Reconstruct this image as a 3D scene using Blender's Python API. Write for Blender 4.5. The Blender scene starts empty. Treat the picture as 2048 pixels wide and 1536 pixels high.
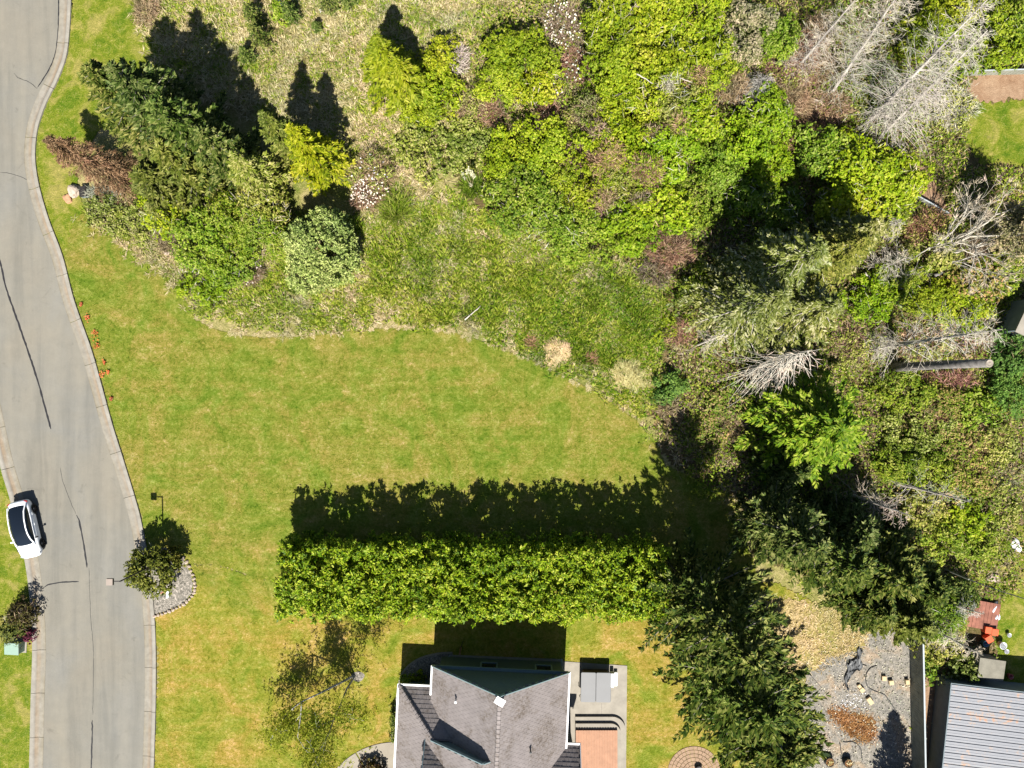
import bpy, bmesh, math, random
import numpy as np
from mathutils import Vector

# ------------------------------------------------------------------ camera, sky, sun, exposure
S = bpy.context.scene
COL = S.collection
H = 54.0            # flying height of the camera in metres
PXM = 26.0          # photo pixels per metre on the ground
SUN_ELEV = 51.0

cam_d = bpy.data.cameras.new('camera')
cam = bpy.data.objects.new('camera', cam_d)
COL.objects.link(cam)
cam.location = (0, 0, H)
cam_d.sensor_width = 36.0
cam_d.lens = 36.0 * H * PXM / 2048.0
cam_d.clip_start = 1.0
cam_d.clip_end = 2000.0
S.camera = cam

world = bpy.data.worlds.new('World')
S.world = world
world.use_nodes = True
wn = world.node_tree.nodes
sky = wn.new('ShaderNodeTexSky')
sky.sky_type = 'NISHITA'
sky.sun_disc = False
sky.sun_elevation = math.radians(SUN_ELEV)
sky.sun_rotation = math.radians(180)
sky.air_density = 0.8
sky.dust_density = 0.5
world.node_tree.links.new(sky.outputs['Color'], wn['Background'].inputs['Color'])
wn['Background'].inputs['Strength'].default_value = 0.05

sun_d = bpy.data.lights.new('sun', 'SUN')
sun_d.energy = 5.0
sun_d.angle = math.radians(0.5)
sun_d.color = (1.0, 0.955, 0.88)
sun = bpy.data.objects.new('sun', sun_d)
COL.objects.link(sun)
sun.location = (0, -40, 60)
sun.rotation_euler = (math.radians(90 - SUN_ELEV), 0, math.radians(1.0))

S.view_settings.view_transform = 'Standard'
S.view_settings.look = 'None'
S.view_settings.gamma = 1.0
S.view_settings.use_curve_mapping = False
S.view_settings.exposure = 1.3
S.cycles.max_bounces = 6
S.cycles.diffuse_bounces = 2
S.cycles.glossy_bounces = 2
S.cycles.transmission_bounces = 3
S.cycles.transparent_max_bounces = 4

rng = np.random.default_rng(7)
random.seed(7)

# ------------------------------------------------------------------ helpers
def at(px, py, h=0.0):
    k = (1 - h / H) / PXM
    return Vector(((px - 1024) * k, (768 - py) * k, h))

def tag(o, label=None, cat=None, group=None, kind=None):
    if label: o['label'] = label
    if cat: o['category'] = cat
    if group: o['group'] = group
    if kind: o['kind'] = kind
    return o

def empty(name, loc, label, cat, group=None, rz=0.0):
    o = bpy.data.objects.new(name, None)
    o.empty_display_size = 0.3
    o.location = loc
    o.rotation_euler = (0, 0, rz)
    COL.objects.link(o)
    return tag(o, label, cat, group)

def link(name, me, mat=None, parent=None, loc=None, rot=None):
    o = bpy.data.objects.new(name, me)
    COL.objects.link(o)
    if mat is not None:
        if len(me.materials) == 0:
            me.materials.append(mat)
    if parent is not None: o.parent = parent
    if loc is not None: o.location = loc
    if rot is not None: o.rotation_euler = rot
    return o

def mesh_np(name, verts, faces, smooth=False):
    """verts (N,3), faces (M,k) of equal size"""
    me = bpy.data.meshes.new(name)
    verts = np.ascontiguousarray(verts, dtype=np.float32)
    faces = np.ascontiguousarray(faces, dtype=np.int32)
    n, k = faces.shape
    me.vertices.add(len(verts)); me.vertices.foreach_set('co', verts.ravel())
    me.loops.add(n * k); me.loops.foreach_set('vertex_index', faces.ravel())
    me.polygons.add(n)
    me.polygons.foreach_set('loop_start', np.arange(0, n * k, k, dtype=np.int32))
    me.polygons.foreach_set('loop_total', np.full(n, k, dtype=np.int32))
    if smooth:
        me.polygons.foreach_set('use_smooth', np.ones(n, dtype=bool))
    me.update(calc_edges=True)
    return me

def mesh_py(name, verts, faces, smooth=False):
    me = bpy.data.meshes.new(name)
    me.from_pydata([tuple(v) for v in verts], [], faces)
    if smooth:
        for p in me.polygons: p.use_smooth = True
    me.update()
    return me

class MB:
    """collects simple solids into one mesh"""
    def __init__(self): self.v = []; self.f = []
    def add(self, vs, fs):
        b = len(self.v)
        self.v += [tuple(x) for x in vs]
        self.f += [[i + b for i in f] for f in fs]
        return self
    def box(self, c, s, rz=0.0):
        cx, cy, cz = c; hx, hy, hz = s[0]/2, s[1]/2, s[2]/2
        ca, sa = math.cos(rz), math.sin(rz)
        vs = []
        for z in (-hz, hz):
            for x, y in ((-hx,-hy),(hx,-hy),(hx,hy),(-hx,hy)):
                vs.append((cx + x*ca - y*sa, cy + x*sa + y*ca, cz + z))
        return self.add(vs, [[3,2,1,0],[4,5,6,7],[0,1,5,4],[1,2,6,5],[2,3,7,6],[3,0,4,7]])
    def beam(self, a, b, w, t, up=(0,0,1)):
        a = Vector(a); b = Vector(b); d = (b-a).normalized(); up = Vector(up)
        s = d.cross(up)
        if s.length < 1e-4: s = d.cross(Vector((1,0,0)))
        s.normalize(); u = s.cross(d).normalized()
        vs = []
        for p in (a, b):
            for x, y in ((-1,-1),(1,-1),(1,1),(-1,1)):
                vs.append(p + s*x*w/2 + u*y*t/2)
        return self.add(vs, [[0,1,2,3],[7,6,5,4],[0,4,5,1],[1,5,6,2],[2,6,7,3],[3,7,4,0]])
    def tube(self, pts, rs, n=8, cap=True):
        pts = [Vector(p) for p in pts]
        vs = []; fs = []
        for i, p in enumerate(pts):
            d = (pts[min(i+1, len(pts)-1)] - pts[max(i-1, 0)]).normalized()
            r = Vector((0,0,1)) if abs(d.z) < 0.9 else Vector((1,0,0))
            s = d.cross(r).normalized(); u = s.cross(d)
            for k in range(n):
                a = 2*math.pi*k/n
                vs.append(p + (s*math.cos(a) + u*math.sin(a))*rs[i])
        for i in range(len(pts)-1):
            for k in range(n):
                a, b = i*n+k, i*n+(k+1) % n
                fs.append([a, b, b+n, a+n])
        if cap:
            fs.append(list(range(n))[::-1]); fs.append([(len(pts)-1)*n+k for k in range(n)])
        return self.add(vs, fs)
    def prism(self, poly, z0, z1):
        n = len(poly)
        area = sum(poly[i][0]*poly[(i+1)%n][1]-poly[(i+1)%n][0]*poly[i][1] for i in range(n))
        if area < 0: poly = poly[::-1]
        vs = [(x, y, z0) for x, y in poly] + [(x, y, z1) for x, y in poly]
        fs = [list(range(n))[::-1], [n+i for i in range(n)]]
        fs += [[i, (i+1) % n, n+(i+1) % n, n+i] for i in range(n)]
        return self.add(vs, fs)
    def lathe(self, prof, n=16, c=(0,0,0)):
        vs = []; fs = []
        for r, z in prof:
            for k in range(n):
                a = 2*math.pi*k/n
                vs.append((c[0]+r*math.cos(a), c[1]+r*math.sin(a), c[2]+z))
        for i in range(len(prof)-1):
            for k in range(n):
                a, b = i*n+k, i*n+(k+1) % n
                fs.append([a, b, b+n, a+n])
        return self.add(vs, fs)
    def build(self, name, mat, parent=None, smooth=False, loc=None, rot=None, bevel=0.0):
        me = mesh_py(name, self.v, self.f, smooth)
        o = link(name, me, mat, parent, loc, rot)
        if bevel:
            m = o.modifiers.new('bevel', 'BEVEL'); m.width = bevel; m.segments = 2; m.limit_method = 'ANGLE'
        return o

# ------------------------------------------------------------------ materials
def newmat(name):
    m = bpy.data.materials.new(name); m.use_nodes = True
    nt = m.node_tree
    return m, nt, nt.nodes, nt.links, nt.nodes['Principled BSDF']

def ramp(nd, stops):
    r = nd.new('ShaderNodeValToRGB')
    e = r.color_ramp.elements
    e[0].position = stops[0][0]; e[0].color = (*stops[0][1], 1)
    e[1].position = stops[-1][0]; e[1].color = (*stops[-1][1], 1)
    for p, c in stops[1:-1]:
        x = e.new(p); x.color = (*c, 1)
    return r

def noise(nd, lk, scale, detail=4, rough=0.6, vec=None, dist=0.0):
    n = nd.new('ShaderNodeTexNoise')
    n.inputs['Scale'].default_value = scale
    n.inputs['Detail'].default_value = detail
    n.inputs['Roughness'].default_value = rough
    n.inputs['Distortion'].default_value = dist
    if vec is not None: lk.new(vec, n.inputs['Vector'])
    return n

def wpos(nd):
    return nd.new('ShaderNodeNewGeometry').outputs['Position']

def mixc(nd, lk, fac, a, b, mode='MIX'):
    m = nd.new('ShaderNodeMix'); m.data_type = 'RGBA'; m.blend_type = mode
    if isinstance(fac, (int, float)): m.inputs['Factor'].default_value = fac
    else: lk.new(fac, m.inputs['Factor'])
    for s, v in (('A', a), ('B', b)):
        if isinstance(v, tuple): m.inputs[s].default_value = (*v, 1)
        else: lk.new(v, m.inputs[s])
    return m.outputs['Result']

def bumpy(nd, lk, bsdf, hgt, strength=0.5, dist=0.05):
    b = nd.new('ShaderNodeBump')
    b.inputs['Strength'].default_value = strength
    b.inputs['Distance'].default_value = dist
    lk.new(hgt, b.inputs['Height'])
    lk.new(b.outputs['Normal'], bsdf.inputs['Normal'])

def plain(name, col, rough=0.6, spec=0.3, metal=0.0, var=0.12, scale=6.0, bump=0.0, bscale=40):
    m, nt, nd, lk, b = newmat(name)
    p = wpos(nd)
    n = noise(nd, lk, scale, 5, 0.65, p)
    r = ramp(nd, [(0.3, tuple(c*(1-var) for c in col)), (0.7, tuple(min(1, c*(1+var)) for c in col))])
    lk.new(n.outputs['Fac'], r.inputs['Fac'])
    lk.new(r.outputs['Color'], b.inputs['Base Color'])
    b.inputs['Roughness'].default_value = rough
    b.inputs['Specular IOR Level'].default_value = spec
    b.inputs['Metallic'].default_value = metal
    if bump:
        n2 = noise(nd, lk, bscale, 3, 0.6, p)
        bumpy(nd, lk, b, n2.outputs['Fac'], bump, 0.02)
    return m

def ground_mat(name, stops, fine=(4.0, 16.0), big=0.22, bigstops=None, bigfac=0.5, bump=0.8, bdist=0.12, stripes=None):
    """stops: colour ramp over fine noise; bigstops: ramp over broad noise mixed in"""
    m, nt, nd, lk, b = newmat(name)
    p = wpos(nd)
    n1 = noise(nd, lk, fine[0], 6, 0.72, p, 0.6)
    n2 = noise(nd, lk, fine[1], 3, 0.7, p)
    add = nd.new('ShaderNodeMath'); add.operation = 'MULTIPLY_ADD'
    lk.new(n2.outputs['Fac'], add.inputs[0]); add.inputs[1].default_value = 0.5
    mul = nd.new('ShaderNodeMath'); mul.operation = 'MULTIPLY'; mul.inputs[1].default_value = 0.5
    lk.new(n1.outputs['Fac'], mul.inputs[0]); lk.new(mul.outputs[0], add.inputs[2])
    r = ramp(nd, stops); lk.new(add.outputs[0], r.inputs['Fac'])
    c = r.outputs['Color']
    if bigstops:
        n3 = noise(nd, lk, big, 5, 0.6, p, 0.8)
        r3 = ramp(nd, bigstops); lk.new(n3.outputs['Fac'], r3.inputs['Fac'])
        c = mixc(nd, lk, bigfac, c, r3.outputs['Color'])
    if stripes:
        w = nd.new('ShaderNodeTexWave'); w.wave_type = 'BANDS'; w.bands_direction = stripes[0]
        w.inputs['Scale'].default_value = stripes[1]; w.inputs['Distortion'].default_value = 5.0
        w.inputs['Detail'].default_value = 3; w.inputs['Detail Scale'].default_value = 0.5
        lk.new(p, w.inputs['Vector'])
        rs = ramp(nd, [(0.2, (1,1,1)), (0.8, stripes[2])]); lk.new(w.outputs['Fac'], rs.inputs['Fac'])
        c = mixc(nd, lk, 1.0, c, rs.outputs['Color'], 'MULTIPLY')
    lk.new(c, b.inputs['Base Color'])
    b.inputs['Roughness'].default_value = 0.9
    b.inputs['Specular IOR Level'].default_value = 0.1
    bumpy(nd, lk, b, add.outputs[0], bump, bdist)
    return m

def leaf_mat(name, cols, trans=0.25, rough=0.6, spec=0.12, patch=0.35, psc=0.45):
    """per-leaf colour plus broader patches of paler and darker growth"""
    m, nt, nd, lk, b = newmat(name)
    g = nd.new('ShaderNodeNewGeometry')
    n = noise(nd, lk, psc, 3, 0.6, g.outputs['Position'])
    mm = nd.new('ShaderNodeMath'); mm.operation = 'MULTIPLY_ADD'
    lk.new(n.outputs['Fac'], mm.inputs[0]); mm.inputs[1].default_value = patch*2; mm.inputs[2].default_value = -patch
    ad = nd.new('ShaderNodeMath'); ad.operation = 'ADD'; ad.use_clamp = True
    lk.new(g.outputs['Random Per Island'], ad.inputs[0]); lk.new(mm.outputs[0], ad.inputs[1])
    k = len(cols)
    r = ramp(nd, [(i/(k-1), c) for i, c in enumerate(cols)])
    lk.new(ad.outputs[0], r.inputs['Fac'])
    oi = nd.new('ShaderNodeObjectInfo')
    rt = ramp(nd, [(0.0, (.92,1.02,1.0)), (.3, (1.20,1.17,1.05)), (.5, (1.10,1.22,1.0)), (.75, (1.32,1.22,1.0)), (1.0, (1.16,1.27,1.05))]); lk.new(oi.outputs['Random'], rt.inputs['Fac'])
    n9 = noise(nd, lk, psc*.55, 4, .65, g.outputs['Position'], .6)
    r9 = ramp(nd, [(.36, (.66,.74,.75)), (.5, (1,1,1)), (.64, (1.16,1.06,1.2))]); lk.new(n9.outputs['Fac'], r9.inputs['Fac'])
    col = mixc(nd, lk, 1.0, mixc(nd, lk, 1.0, r.outputs['Color'], rt.outputs['Color'], 'MULTIPLY'), r9.outputs['Color'], 'MULTIPLY')
    lk.new(col, b.inputs['Base Color'])
    b.inputs['Roughness'].default_value = rough
    b.inputs['Specular IOR Level'].default_value = spec
    if trans:
        t = nd.new('ShaderNodeBsdfTranslucent'); lk.new(col, t.inputs['Color'])
        mx = nd.new('ShaderNodeMixShader'); mx.inputs['Fac'].default_value = trans
        lk.new(b.outputs[0], mx.inputs[1]); lk.new(t.outputs[0], mx.inputs[2])
        lk.new(mx.outputs[0], nd['Material Output'].inputs['Surface'])
    return m

M = {}
# ground covers
def lawn_mat():
    m, nt, nd, lk, b = newmat('lawn_grass')
    p = wpos(nd)
    sep = nd.new('ShaderNodeSeparateXYZ'); lk.new(p, sep.inputs[0])
    n1 = noise(nd, lk, 4.2, 5, .75, p, .5); n2 = noise(nd, lk, 11.0, 4, .8, p, .3)
    n3 = noise(nd, lk, .20, 5, .62, p, .9); n4 = noise(nd, lk, .9, 5, .65, p, .6)
    def madd(a, k, c):
        x = nd.new('ShaderNodeMath'); x.operation = 'MULTIPLY_ADD'; lk.new(a, x.inputs[0]); x.inputs[1].default_value = k
        if isinstance(c, float): x.inputs[2].default_value = c
        else: lk.new(c, x.inputs[2])
        return x.outputs[0]
    fine = madd(n1.outputs['Fac'], .55, madd(n2.outputs['Fac'], .45, 0.0))
    v = madd(n4.outputs['Fac'], .24, madd(fine, .76, 0.0))
    g = ramp(nd, [(.38,(.034,.058,.004)),(.445,(.092,.116,.010)),(.50,(.138,.148,.021)),(.555,(.188,.186,.040)),(.63,(.32,.28,.12))]); lk.new(v, g.inputs['Fac'])
    d = ramp(nd, [(.38,(.070,.080,.005)),(.445,(.138,.136,.012)),(.50,(.192,.172,.026)),(.555,(.252,.210,.050)),(.63,(.40,.31,.13))]); lk.new(v, d.inputs['Fac'])
    # drier towards the house, with broad wandering patches
    k = madd(sep.outputs['Y'], -.28, madd(n3.outputs['Fac'], 3.4, -5.55))
    cl = nd.new('ShaderNodeClamp'); lk.new(k, cl.inputs['Value'])
    c = mixc(nd, lk, cl.outputs[0], g.outputs['Color'], d.outputs['Color'])
    t = ramp(nd, [(.34,(.62,.86,.45)),(.45,(.90,.99,.78)),(.54,(1.06,1.0,1.0)),(.64,(1.28,1.04,1.35))])
    n5 = noise(nd, lk, .33, 5, .6, p, 1.2); lk.new(n5.outputs['Fac'], t.inputs['Fac'])
    c = mixc(nd, lk, 1.0, c, t.outputs['Color'], 'MULTIPLY')
    w = nd.new('ShaderNodeTexWave'); w.wave_type = 'BANDS'; w.bands_direction = 'Y'
    w.inputs['Scale'].default_value = .42; w.inputs['Distortion'].default_value = 1.6; w.inputs['Detail'].default_value = 3; w.inputs['Detail Scale'].default_value = .3
    lk.new(p, w.inputs['Vector'])
    rs = ramp(nd, [(.25,(1.02,1.02,1.02)),(.75,(.93,.96,.92))]); lk.new(w.outputs['Fac'], rs.inputs['Fac'])
    c = mixc(nd, lk, 1.0, c, rs.outputs['Color'], 'MULTIPLY')
    lk.new(c, b.inputs['Base Color']); b.inputs['Roughness'].default_value = .9; b.inputs['Specular IOR Level'].default_value = .1
    bumpy(nd, lk, b, fine, 1.0, .15)
    return m
M['lawn'] = lawn_mat()
M['yard'] = M['lawn']
M['verge'] = ground_mat('verge_grass', [(0.38,(.022,.050,.002)),(0.46,(.070,.110,.006)),(0.53,(.140,.155,.014)),(0.61,(.29,.25,.085))],
                        (2.4, 10.0), 0.5, [(0.38,(.040,.090,.002)),(0.50,(.120,.140,.010)),(0.62,(.270,.210,.07))], 0.5, 0.9, 0.14)
M['meadow'] = ground_mat('meadow_ground', [(0.38,(.040,.058,.008)),(0.46,(.115,.140,.024)),(0.54,(.225,.210,.070)),(0.62,(.40,.34,.18))],
                         (1.9, 9.0), 0.20, [(0.38,(.080,.120,.012)),(0.5,(.200,.175,.060)),(0.62,(.36,.275,.15))], 0.5, 1.0, 0.2)
M['scrub'] = ground_mat('scrub_floor', [(0.38,(.030,.030,.010)),(0.47,(.085,.075,.022)),(0.55,(.165,.115,.055)),(0.64,(.27,.19,.11))],
                        (1.5, 8.0), 0.3, [(0.35,(.030,.055,.006)),(0.6,(.110,.070,.035))], 0.5, 1.0, 0.25)
M['soil'] = ground_mat('bare_soil', [(0.3,(.10,.055,.03)),(0.5,(.21,.13,.08)),(0.7,(.36,.26,.17))], (2, 10), 0.5, [(0.4,(.16,.09,.05)),(0.6,(.28,.2,.13))], 0.4, 0.9, 0.1)
M['bark_mulch'] = ground_mat('brown_mulch', [(0.38,(.045,.020,.008)),(0.47,(.095,.042,.016)),(0.54,(.155,.075,.030)),(0.62,(.26,.15,.07))], (3, 11), 0.8, None, 0.0, 1.0, 0.08)
M['gravel'] = ground_mat('grey_gravel', [(0.38,(.048,.045,.040)),(0.46,(.130,.121,.105)),(0.53,(.200,.184,.158)),(0.61,(.45,.40,.34))],
                         (4.0, 13.0), 0.5, [(0.38,(.135,.130,.115)),(0.52,(.180,.164,.136)),(0.62,(.280,.195,.115))], 0.5, 1.0, 0.05)
M['bed_gravel'] = ground_mat('bed_gravel', [(0.38,(.04,.038,.032)),(0.47,(.13,.12,.10)),(0.54,(.21,.19,.16)),(0.62,(.42,.37,.32))], (5, 14), 0.5, None, 0, 1.0, 0.05)
M['dry_patch'] = ground_mat('dry_orange_grass', [(0.39,(.08,.085,.015)),(0.46,(.19,.155,.05)),(0.53,(.29,.215,.095)),(0.61,(.45,.36,.22))], (2.2, 9), 0.4,
                            [(0.38,(.13,.15,.02)),(0.5,(.26,.20,.07)),(0.62,(.38,.27,.14))], 0.5, 0.9, 0.14)

def asphalt():
    m, nt, nd, lk, b = newmat('worn_asphalt')
    p = wpos(nd)
    n1 = noise(nd, lk, 0.16, 5, 0.55, p, 0.5)
    n2 = noise(nd, lk, 28.0, 3, 0.7, p)
    n3 = noise(nd, lk, 1.1, 6, 0.7, p)
    r1 = ramp(nd, [(0.30,(.152,.148,.132)),(0.5,(.158,.149,.125)),(0.70,(.166,.152,.123))])
    lk.new(n1.outputs['Fac'], r1.inputs['Fac'])
    r3 = ramp(nd, [(0.3,(.92,.925,.93)),(0.7,(1.05,1.045,1.04))]); lk.new(n3.outputs['Fac'], r3.inputs['Fac'])
    r2 = ramp(nd, [(0.25,(.80,.80,.80)),(0.75,(1.18,1.18,1.18))]); lk.new(n2.outputs['Fac'], r2.inputs['Fac'])
    c = mixc(nd, lk, 1.0, r1.outputs['Color'], r3.outputs['Color'], 'MULTIPLY')
    c = mixc(nd, lk, 1.0, c, r2.outputs['Color'], 'MULTIPLY')
    mp = nd.new('ShaderNodeMapping'); mp.inputs['Scale'].default_value = (.9, .07, 1); mp.inputs['Rotation'].default_value = (0, 0, .12); lk.new(p, mp.inputs['Vector'])
    n4 = noise(nd, lk, 1.0, 5, .6, mp.outputs[0], .3)
    r4 = ramp(nd, [(.35, (.86,.87,.88)), (.5, (1,1,1)), (.66, (1.09,1.08,1.06))]); lk.new(n4.outputs['Fac'], r4.inputs['Fac'])
    c = mixc(nd, lk, 1.0, c, r4.outputs['Color'], 'MULTIPLY')
    n5 = noise(nd, lk, .5, 7, .75, p, 1.5)
    r5 = ramp(nd, [(.30, (.80,.80,.80)), (.40, (1,1,1))]); lk.new(n5.outputs['Fac'], r5.inputs['Fac'])
    c = mixc(nd, lk, 1.0, c, r5.outputs['Color'], 'MULTIPLY')
    lk.new(c, b.inputs['Base Color'])
    b.inputs['Roughness'].default_value = 0.85
    b.inputs['Specular IOR Level'].default_value = 0.15
    bumpy(nd, lk, b, n2.outputs['Fac'], 0.3, 0.01)
    return m
M['asphalt'] = asphalt()

def kerb_mat():
    """u runs across: 0 at the asphalt, 1 at the grass; a rusty flow line is worn into the gutter"""
    m, nt, nd, lk, b = newmat('kerb_concrete')
    uv = nd.new('ShaderNodeUVMap'); sp = nd.new('ShaderNodeSeparateXYZ'); lk.new(uv.outputs[0], sp.inputs[0])
    p = wpos(nd)
    n = noise(nd, lk, 2.2, 5, 0.7, p)
    r = ramp(nd, [(0.3,(.165,.152,.128)),(0.5,(.200,.186,.158)),(0.7,(.235,.220,.190))]); lk.new(n.outputs['Fac'], r.inputs['Fac'])
    st = ramp(nd, [(0.0,(.60,.55,.46)),(0.06,(.9,.86,.75)),(0.30,(.95,.93,.88)),(0.46,(1.0,.86,.72)),(0.60,(1.0,.82,.66)),(0.68,(.95,.93,.92)),(0.80,(1.12,1.12,1.12)),(1.0,(1.1,1.1,1.08))])
    lk.new(sp.outputs['X'], st.inputs['Fac'])
    n2 = noise(nd, lk, 0.35, 4, 0.6, p)
    f = ramp(nd, [(0.35,(.25,.25,.25)),(0.6,(1,1,1))]); lk.new(n2.outputs['Fac'], f.inputs['Fac'])
    c = mixc(nd, lk, f.outputs['Color'], r.outputs['Color'], mixc(nd, lk, 1.0, r.outputs['Color'], st.outputs['Color'], 'MULTIPLY'))
    lk.new(c, b.inputs['Base Color']); b.inputs['Roughness'].default_value = 0.85
    b.inputs['Specular IOR Level'].default_value = 0.2
    return m
M['kerb'] = kerb_mat()
M['tar'] = plain('crack_tar', (.018,.018,.020), 0.6, 0.2, 0, 0.3, 8)
M['concrete'] = plain('patio_concrete', (.225,.205,.170), 0.85, 0.2, 0, 0.16, 1.3, 0.3)
M['concrete_warm'] = plain('path_concrete', (.225,.200,.160), 0.85, 0.2, 0, 0.12, 1.5, 0.3)
M['white_paint'] = plain('white_paint', (.74,.74,.74), 0.45, 0.4, 0, 0.04)
M['white_plastic'] = plain('white_plastic', (.66,.67,.68), 0.4, 0.4, 0, 0.05)
M['teal_trim'] = plain('teal_trim', (.17,.235,.245), 0.5, 0.3, 0, 0.08)
M['siding'] = plain('blue_grey_siding', (.085,.118,.125), 0.7, 0.2, 0, 0.1)
M['roof_tile'] = plain('weathered_roof_tile', (.185,.164,.157), 0.8, 0.2, 0, 0.12, 1.6, 0.4, 30)
def weather(m):
    nt = m.node_tree; nd = nt.nodes; lk = nt.links; b = nd['Principled BSDF']; src = b.inputs['Base Color'].links[0].from_socket
    p = wpos(nd); n = noise(nd, lk, 5.5, 6, .8, p); n2 = noise(nd, lk, .55, 4, .6, p, .8)
    mu = nd.new('ShaderNodeMath'); mu.operation = 'MULTIPLY'; lk.new(n.outputs['Fac'], mu.inputs[0]); lk.new(n2.outputs['Fac'], mu.inputs[1])
    r = ramp(nd, [(.17, (1.07,1.07,1.08)), (.26, (1,1,1)), (.33, (.78,.75,.70)), (.40, (.50,.46,.40))]); lk.new(mu.outputs[0], r.inputs['Fac'])
    lk.new(mixc(nd, lk, 1.0, src, r.outputs['Color'], 'MULTIPLY'), b.inputs['Base Color'])
weather(M['roof_tile'])
M['roof_under'] = plain('roof_underlay', (.13,.115,.11), 0.9, 0.1)
M['glass'] = plain('dark_window_glass', (.015,.02,.025), 0.08, 0.5, 0, 0.0)
M['metal_post'] = plain('galvanised_metal', (.30,.31,.31), 0.45, 0.5, 0.6, 0.1)
M['dark_metal'] = plain('dark_bronze_metal', (.025,.022,.020), 0.5, 0.4, 0.2, 0.1)
M['lamp_top'] = plain('pale_lamp_housing', (.235,.195,.165), 0.5, 0.3, 0, 0.06)
M['deck'] = plain('pink_deck_board', (.275,.150,.092), 0.7, 0.2, 0, 0.12, 2.0)
M['spa_cover'] = plain('grey_vinyl_cover', (.135,.137,.140), 0.55, 0.3, 0, 0.05, 1.0)
M['spa_side'] = plain('brown_spa_cabinet', (.07,.05,.04), 0.6, 0.3)
M['fence_wood'] = plain('weathered_fence_wood', (.20,.205,.165), 0.85, 0.15, 0, 0.25, 2.2)
M['fence_cap'] = plain('pale_fence_cap', (.30,.33,.34), 0.7, 0.2, 0, 0.1)
M['pale_block'] = plain('pale_wood_block', (.44,.34,.20), 0.8, 0.2, 0, 0.08, 9)
M['black_plastic'] = plain('black_plastic', (.012,.014,.014), 0.5, 0.4, 0, 0.2)
M['tarp'] = plain('dusty_black_sheet', (.075,.078,.080), 0.5, 0.3, 0, 0.5, 3)
M['black_fabric'] = plain('black_grow_bag', (.022,.026,.026), 0.8, 0.2, 0, 0.2)
M['utility_green'] = plain('sea_green_paint', (.175,.255,.205), 0.5, 0.35, 0, 0.06)
M['stone'] = plain('pale_border_stone', (.31,.25,.20), 0.85, 0.2, 0, 0.25, 6, 0.4, 20)
M['paver'] = plain('tan_paver', (.235,.160,.105), 0.85, 0.2, 0, 0.16, 3.0, 0.3)
M['tan_wood'] = plain('red_cedar_wood', (.30,.155,.095), 0.7, 0.2, 0, 0.15, 4)
M['orange'] = plain('orange_plastic', (.56,.085,.030), 0.55, 0.3, 0, 0.06)
M['red_board'] = plain('faded_red_board', (.19,.080,.055), 0.8, 0.2, 0, 0.35, 1.6)
M['hut_roof'] = plain('mossy_hut_roof', (.165,.155,.125), 0.9, 0.1, 0, 0.2, 2.0)
M['blue_plastic'] = plain('blue_plastic', (.12,.25,.36), 0.4, 0.4, 0, 0.05)
M['red_plastic'] = plain('faded_red_plastic', (.50,.12,.13), 0.5, 0.3, 0, 0.1)
M['litter'] = plain('pale_litter', (.62,.62,.66), 0.6, 0.3, 0, 0.2, 9)
M['bark'] = plain('brown_bark', (.055,.040,.028), 0.9, 0.1, 0, 0.3, 5)
M['pale_bark'] = plain('pale_grey_bark', (.20,.18,.155), 0.85, 0.15, 0, 0.3, 3)
M['grey_wood'] = plain('bleached_dead_wood', (.36,.325,.285), 0.85, 0.15, 0, 0.22, 2.5)
M['white_wood'] = plain('pale_dead_branch', (.40,.37,.31), 0.85, 0.15, 0, 0.2, 2.5)
M['snag'] = plain('grey_snag_wood', (.145,.135,.125), 0.9, 0.1, 0, 0.55, 2.5, 0.6, 9)
M['snag_top'] = plain('broken_wood_end', (.23,.20,.165), 0.9, 0.1, 0, 0.3, 6)
M['birch_bark'] = plain('birch_bark', (.33,.32,.31), 0.7, 0.2, 0, 0.45, 2.2)
M['brown_twig'] = leaf_mat('brown_twig', [(.050,.028,.016),(.150,.098,.062),(.255,.175,.120),(.37,.275,.20)], 0.0, 0.9, 0.1, 0.3, 0.7)
M['rust_twig'] = leaf_mat('rusty_dead_needles', [(.030,.016,.008),(.090,.052,.028),(.165,.098,.056),(.25,.165,.10)], 0.0, 0.9, 0.1, 0.3, 0.7)
M['grey_twig'] = leaf_mat('grey_twig', [(.17,.15,.13),(.33,.295,.26),(.46,.42,.375)], 0.0, 0.9, 0.1, 0.2)
M['red_twig'] = leaf_mat('reddish_twig', [(.08,.034,.026),(.20,.105,.080),(.34,.22,.175)], 0.0, 0.9, 0.1, 0.2)
# foliage
M['lf_dark'] = leaf_mat('dark_needles', [(.010,.022,.003),(.040,.066,.009),(.098,.122,.026),(.20,.205,.070)], 0.15)
M['lf_fir'] = leaf_mat('olive_needles', [(.022,.034,.004),(.075,.092,.012),(.140,.150,.028),(.220,.215,.070)], 0.18)
M['lf_lichen'] = leaf_mat('lichen_grey_needles', [(.034,.046,.006),(.100,.118,.020),(.170,.180,.045),(.34,.33,.20)], 0.18)
M['lf_cypress'] = leaf_mat('cypress_sprays', [(.009,.022,.003),(.032,.058,.007),(.082,.106,.015),(.19,.20,.06)], 0.2)
M['lf_hedge'] = leaf_mat('hedge_leaves', [(.034,.080,.003),(.120,.200,.005),(.225,.295,.010),(.35,.375,.045)], 0.28, 0.5, 0.14, 0.3, 0.8)
M['lf_bright'] = leaf_mat('bright_cedar_sprays', [(.034,.080,.003),(.095,.175,.006),(.165,.235,.012),(.26,.30,.05)], 0.25)
M['lf_yg'] = leaf_mat('yellow_green_leaves', [(.060,.098,.003),(.148,.200,.005),(.218,.255,.009),(.315,.320,.045)], 0.28)
M['lf_yellow'] = leaf_mat('golden_conifer_sprays', [(.050,.078,.002),(.145,.175,.004),(.225,.240,.008),(.325,.315,.040)], 0.25)
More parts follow.
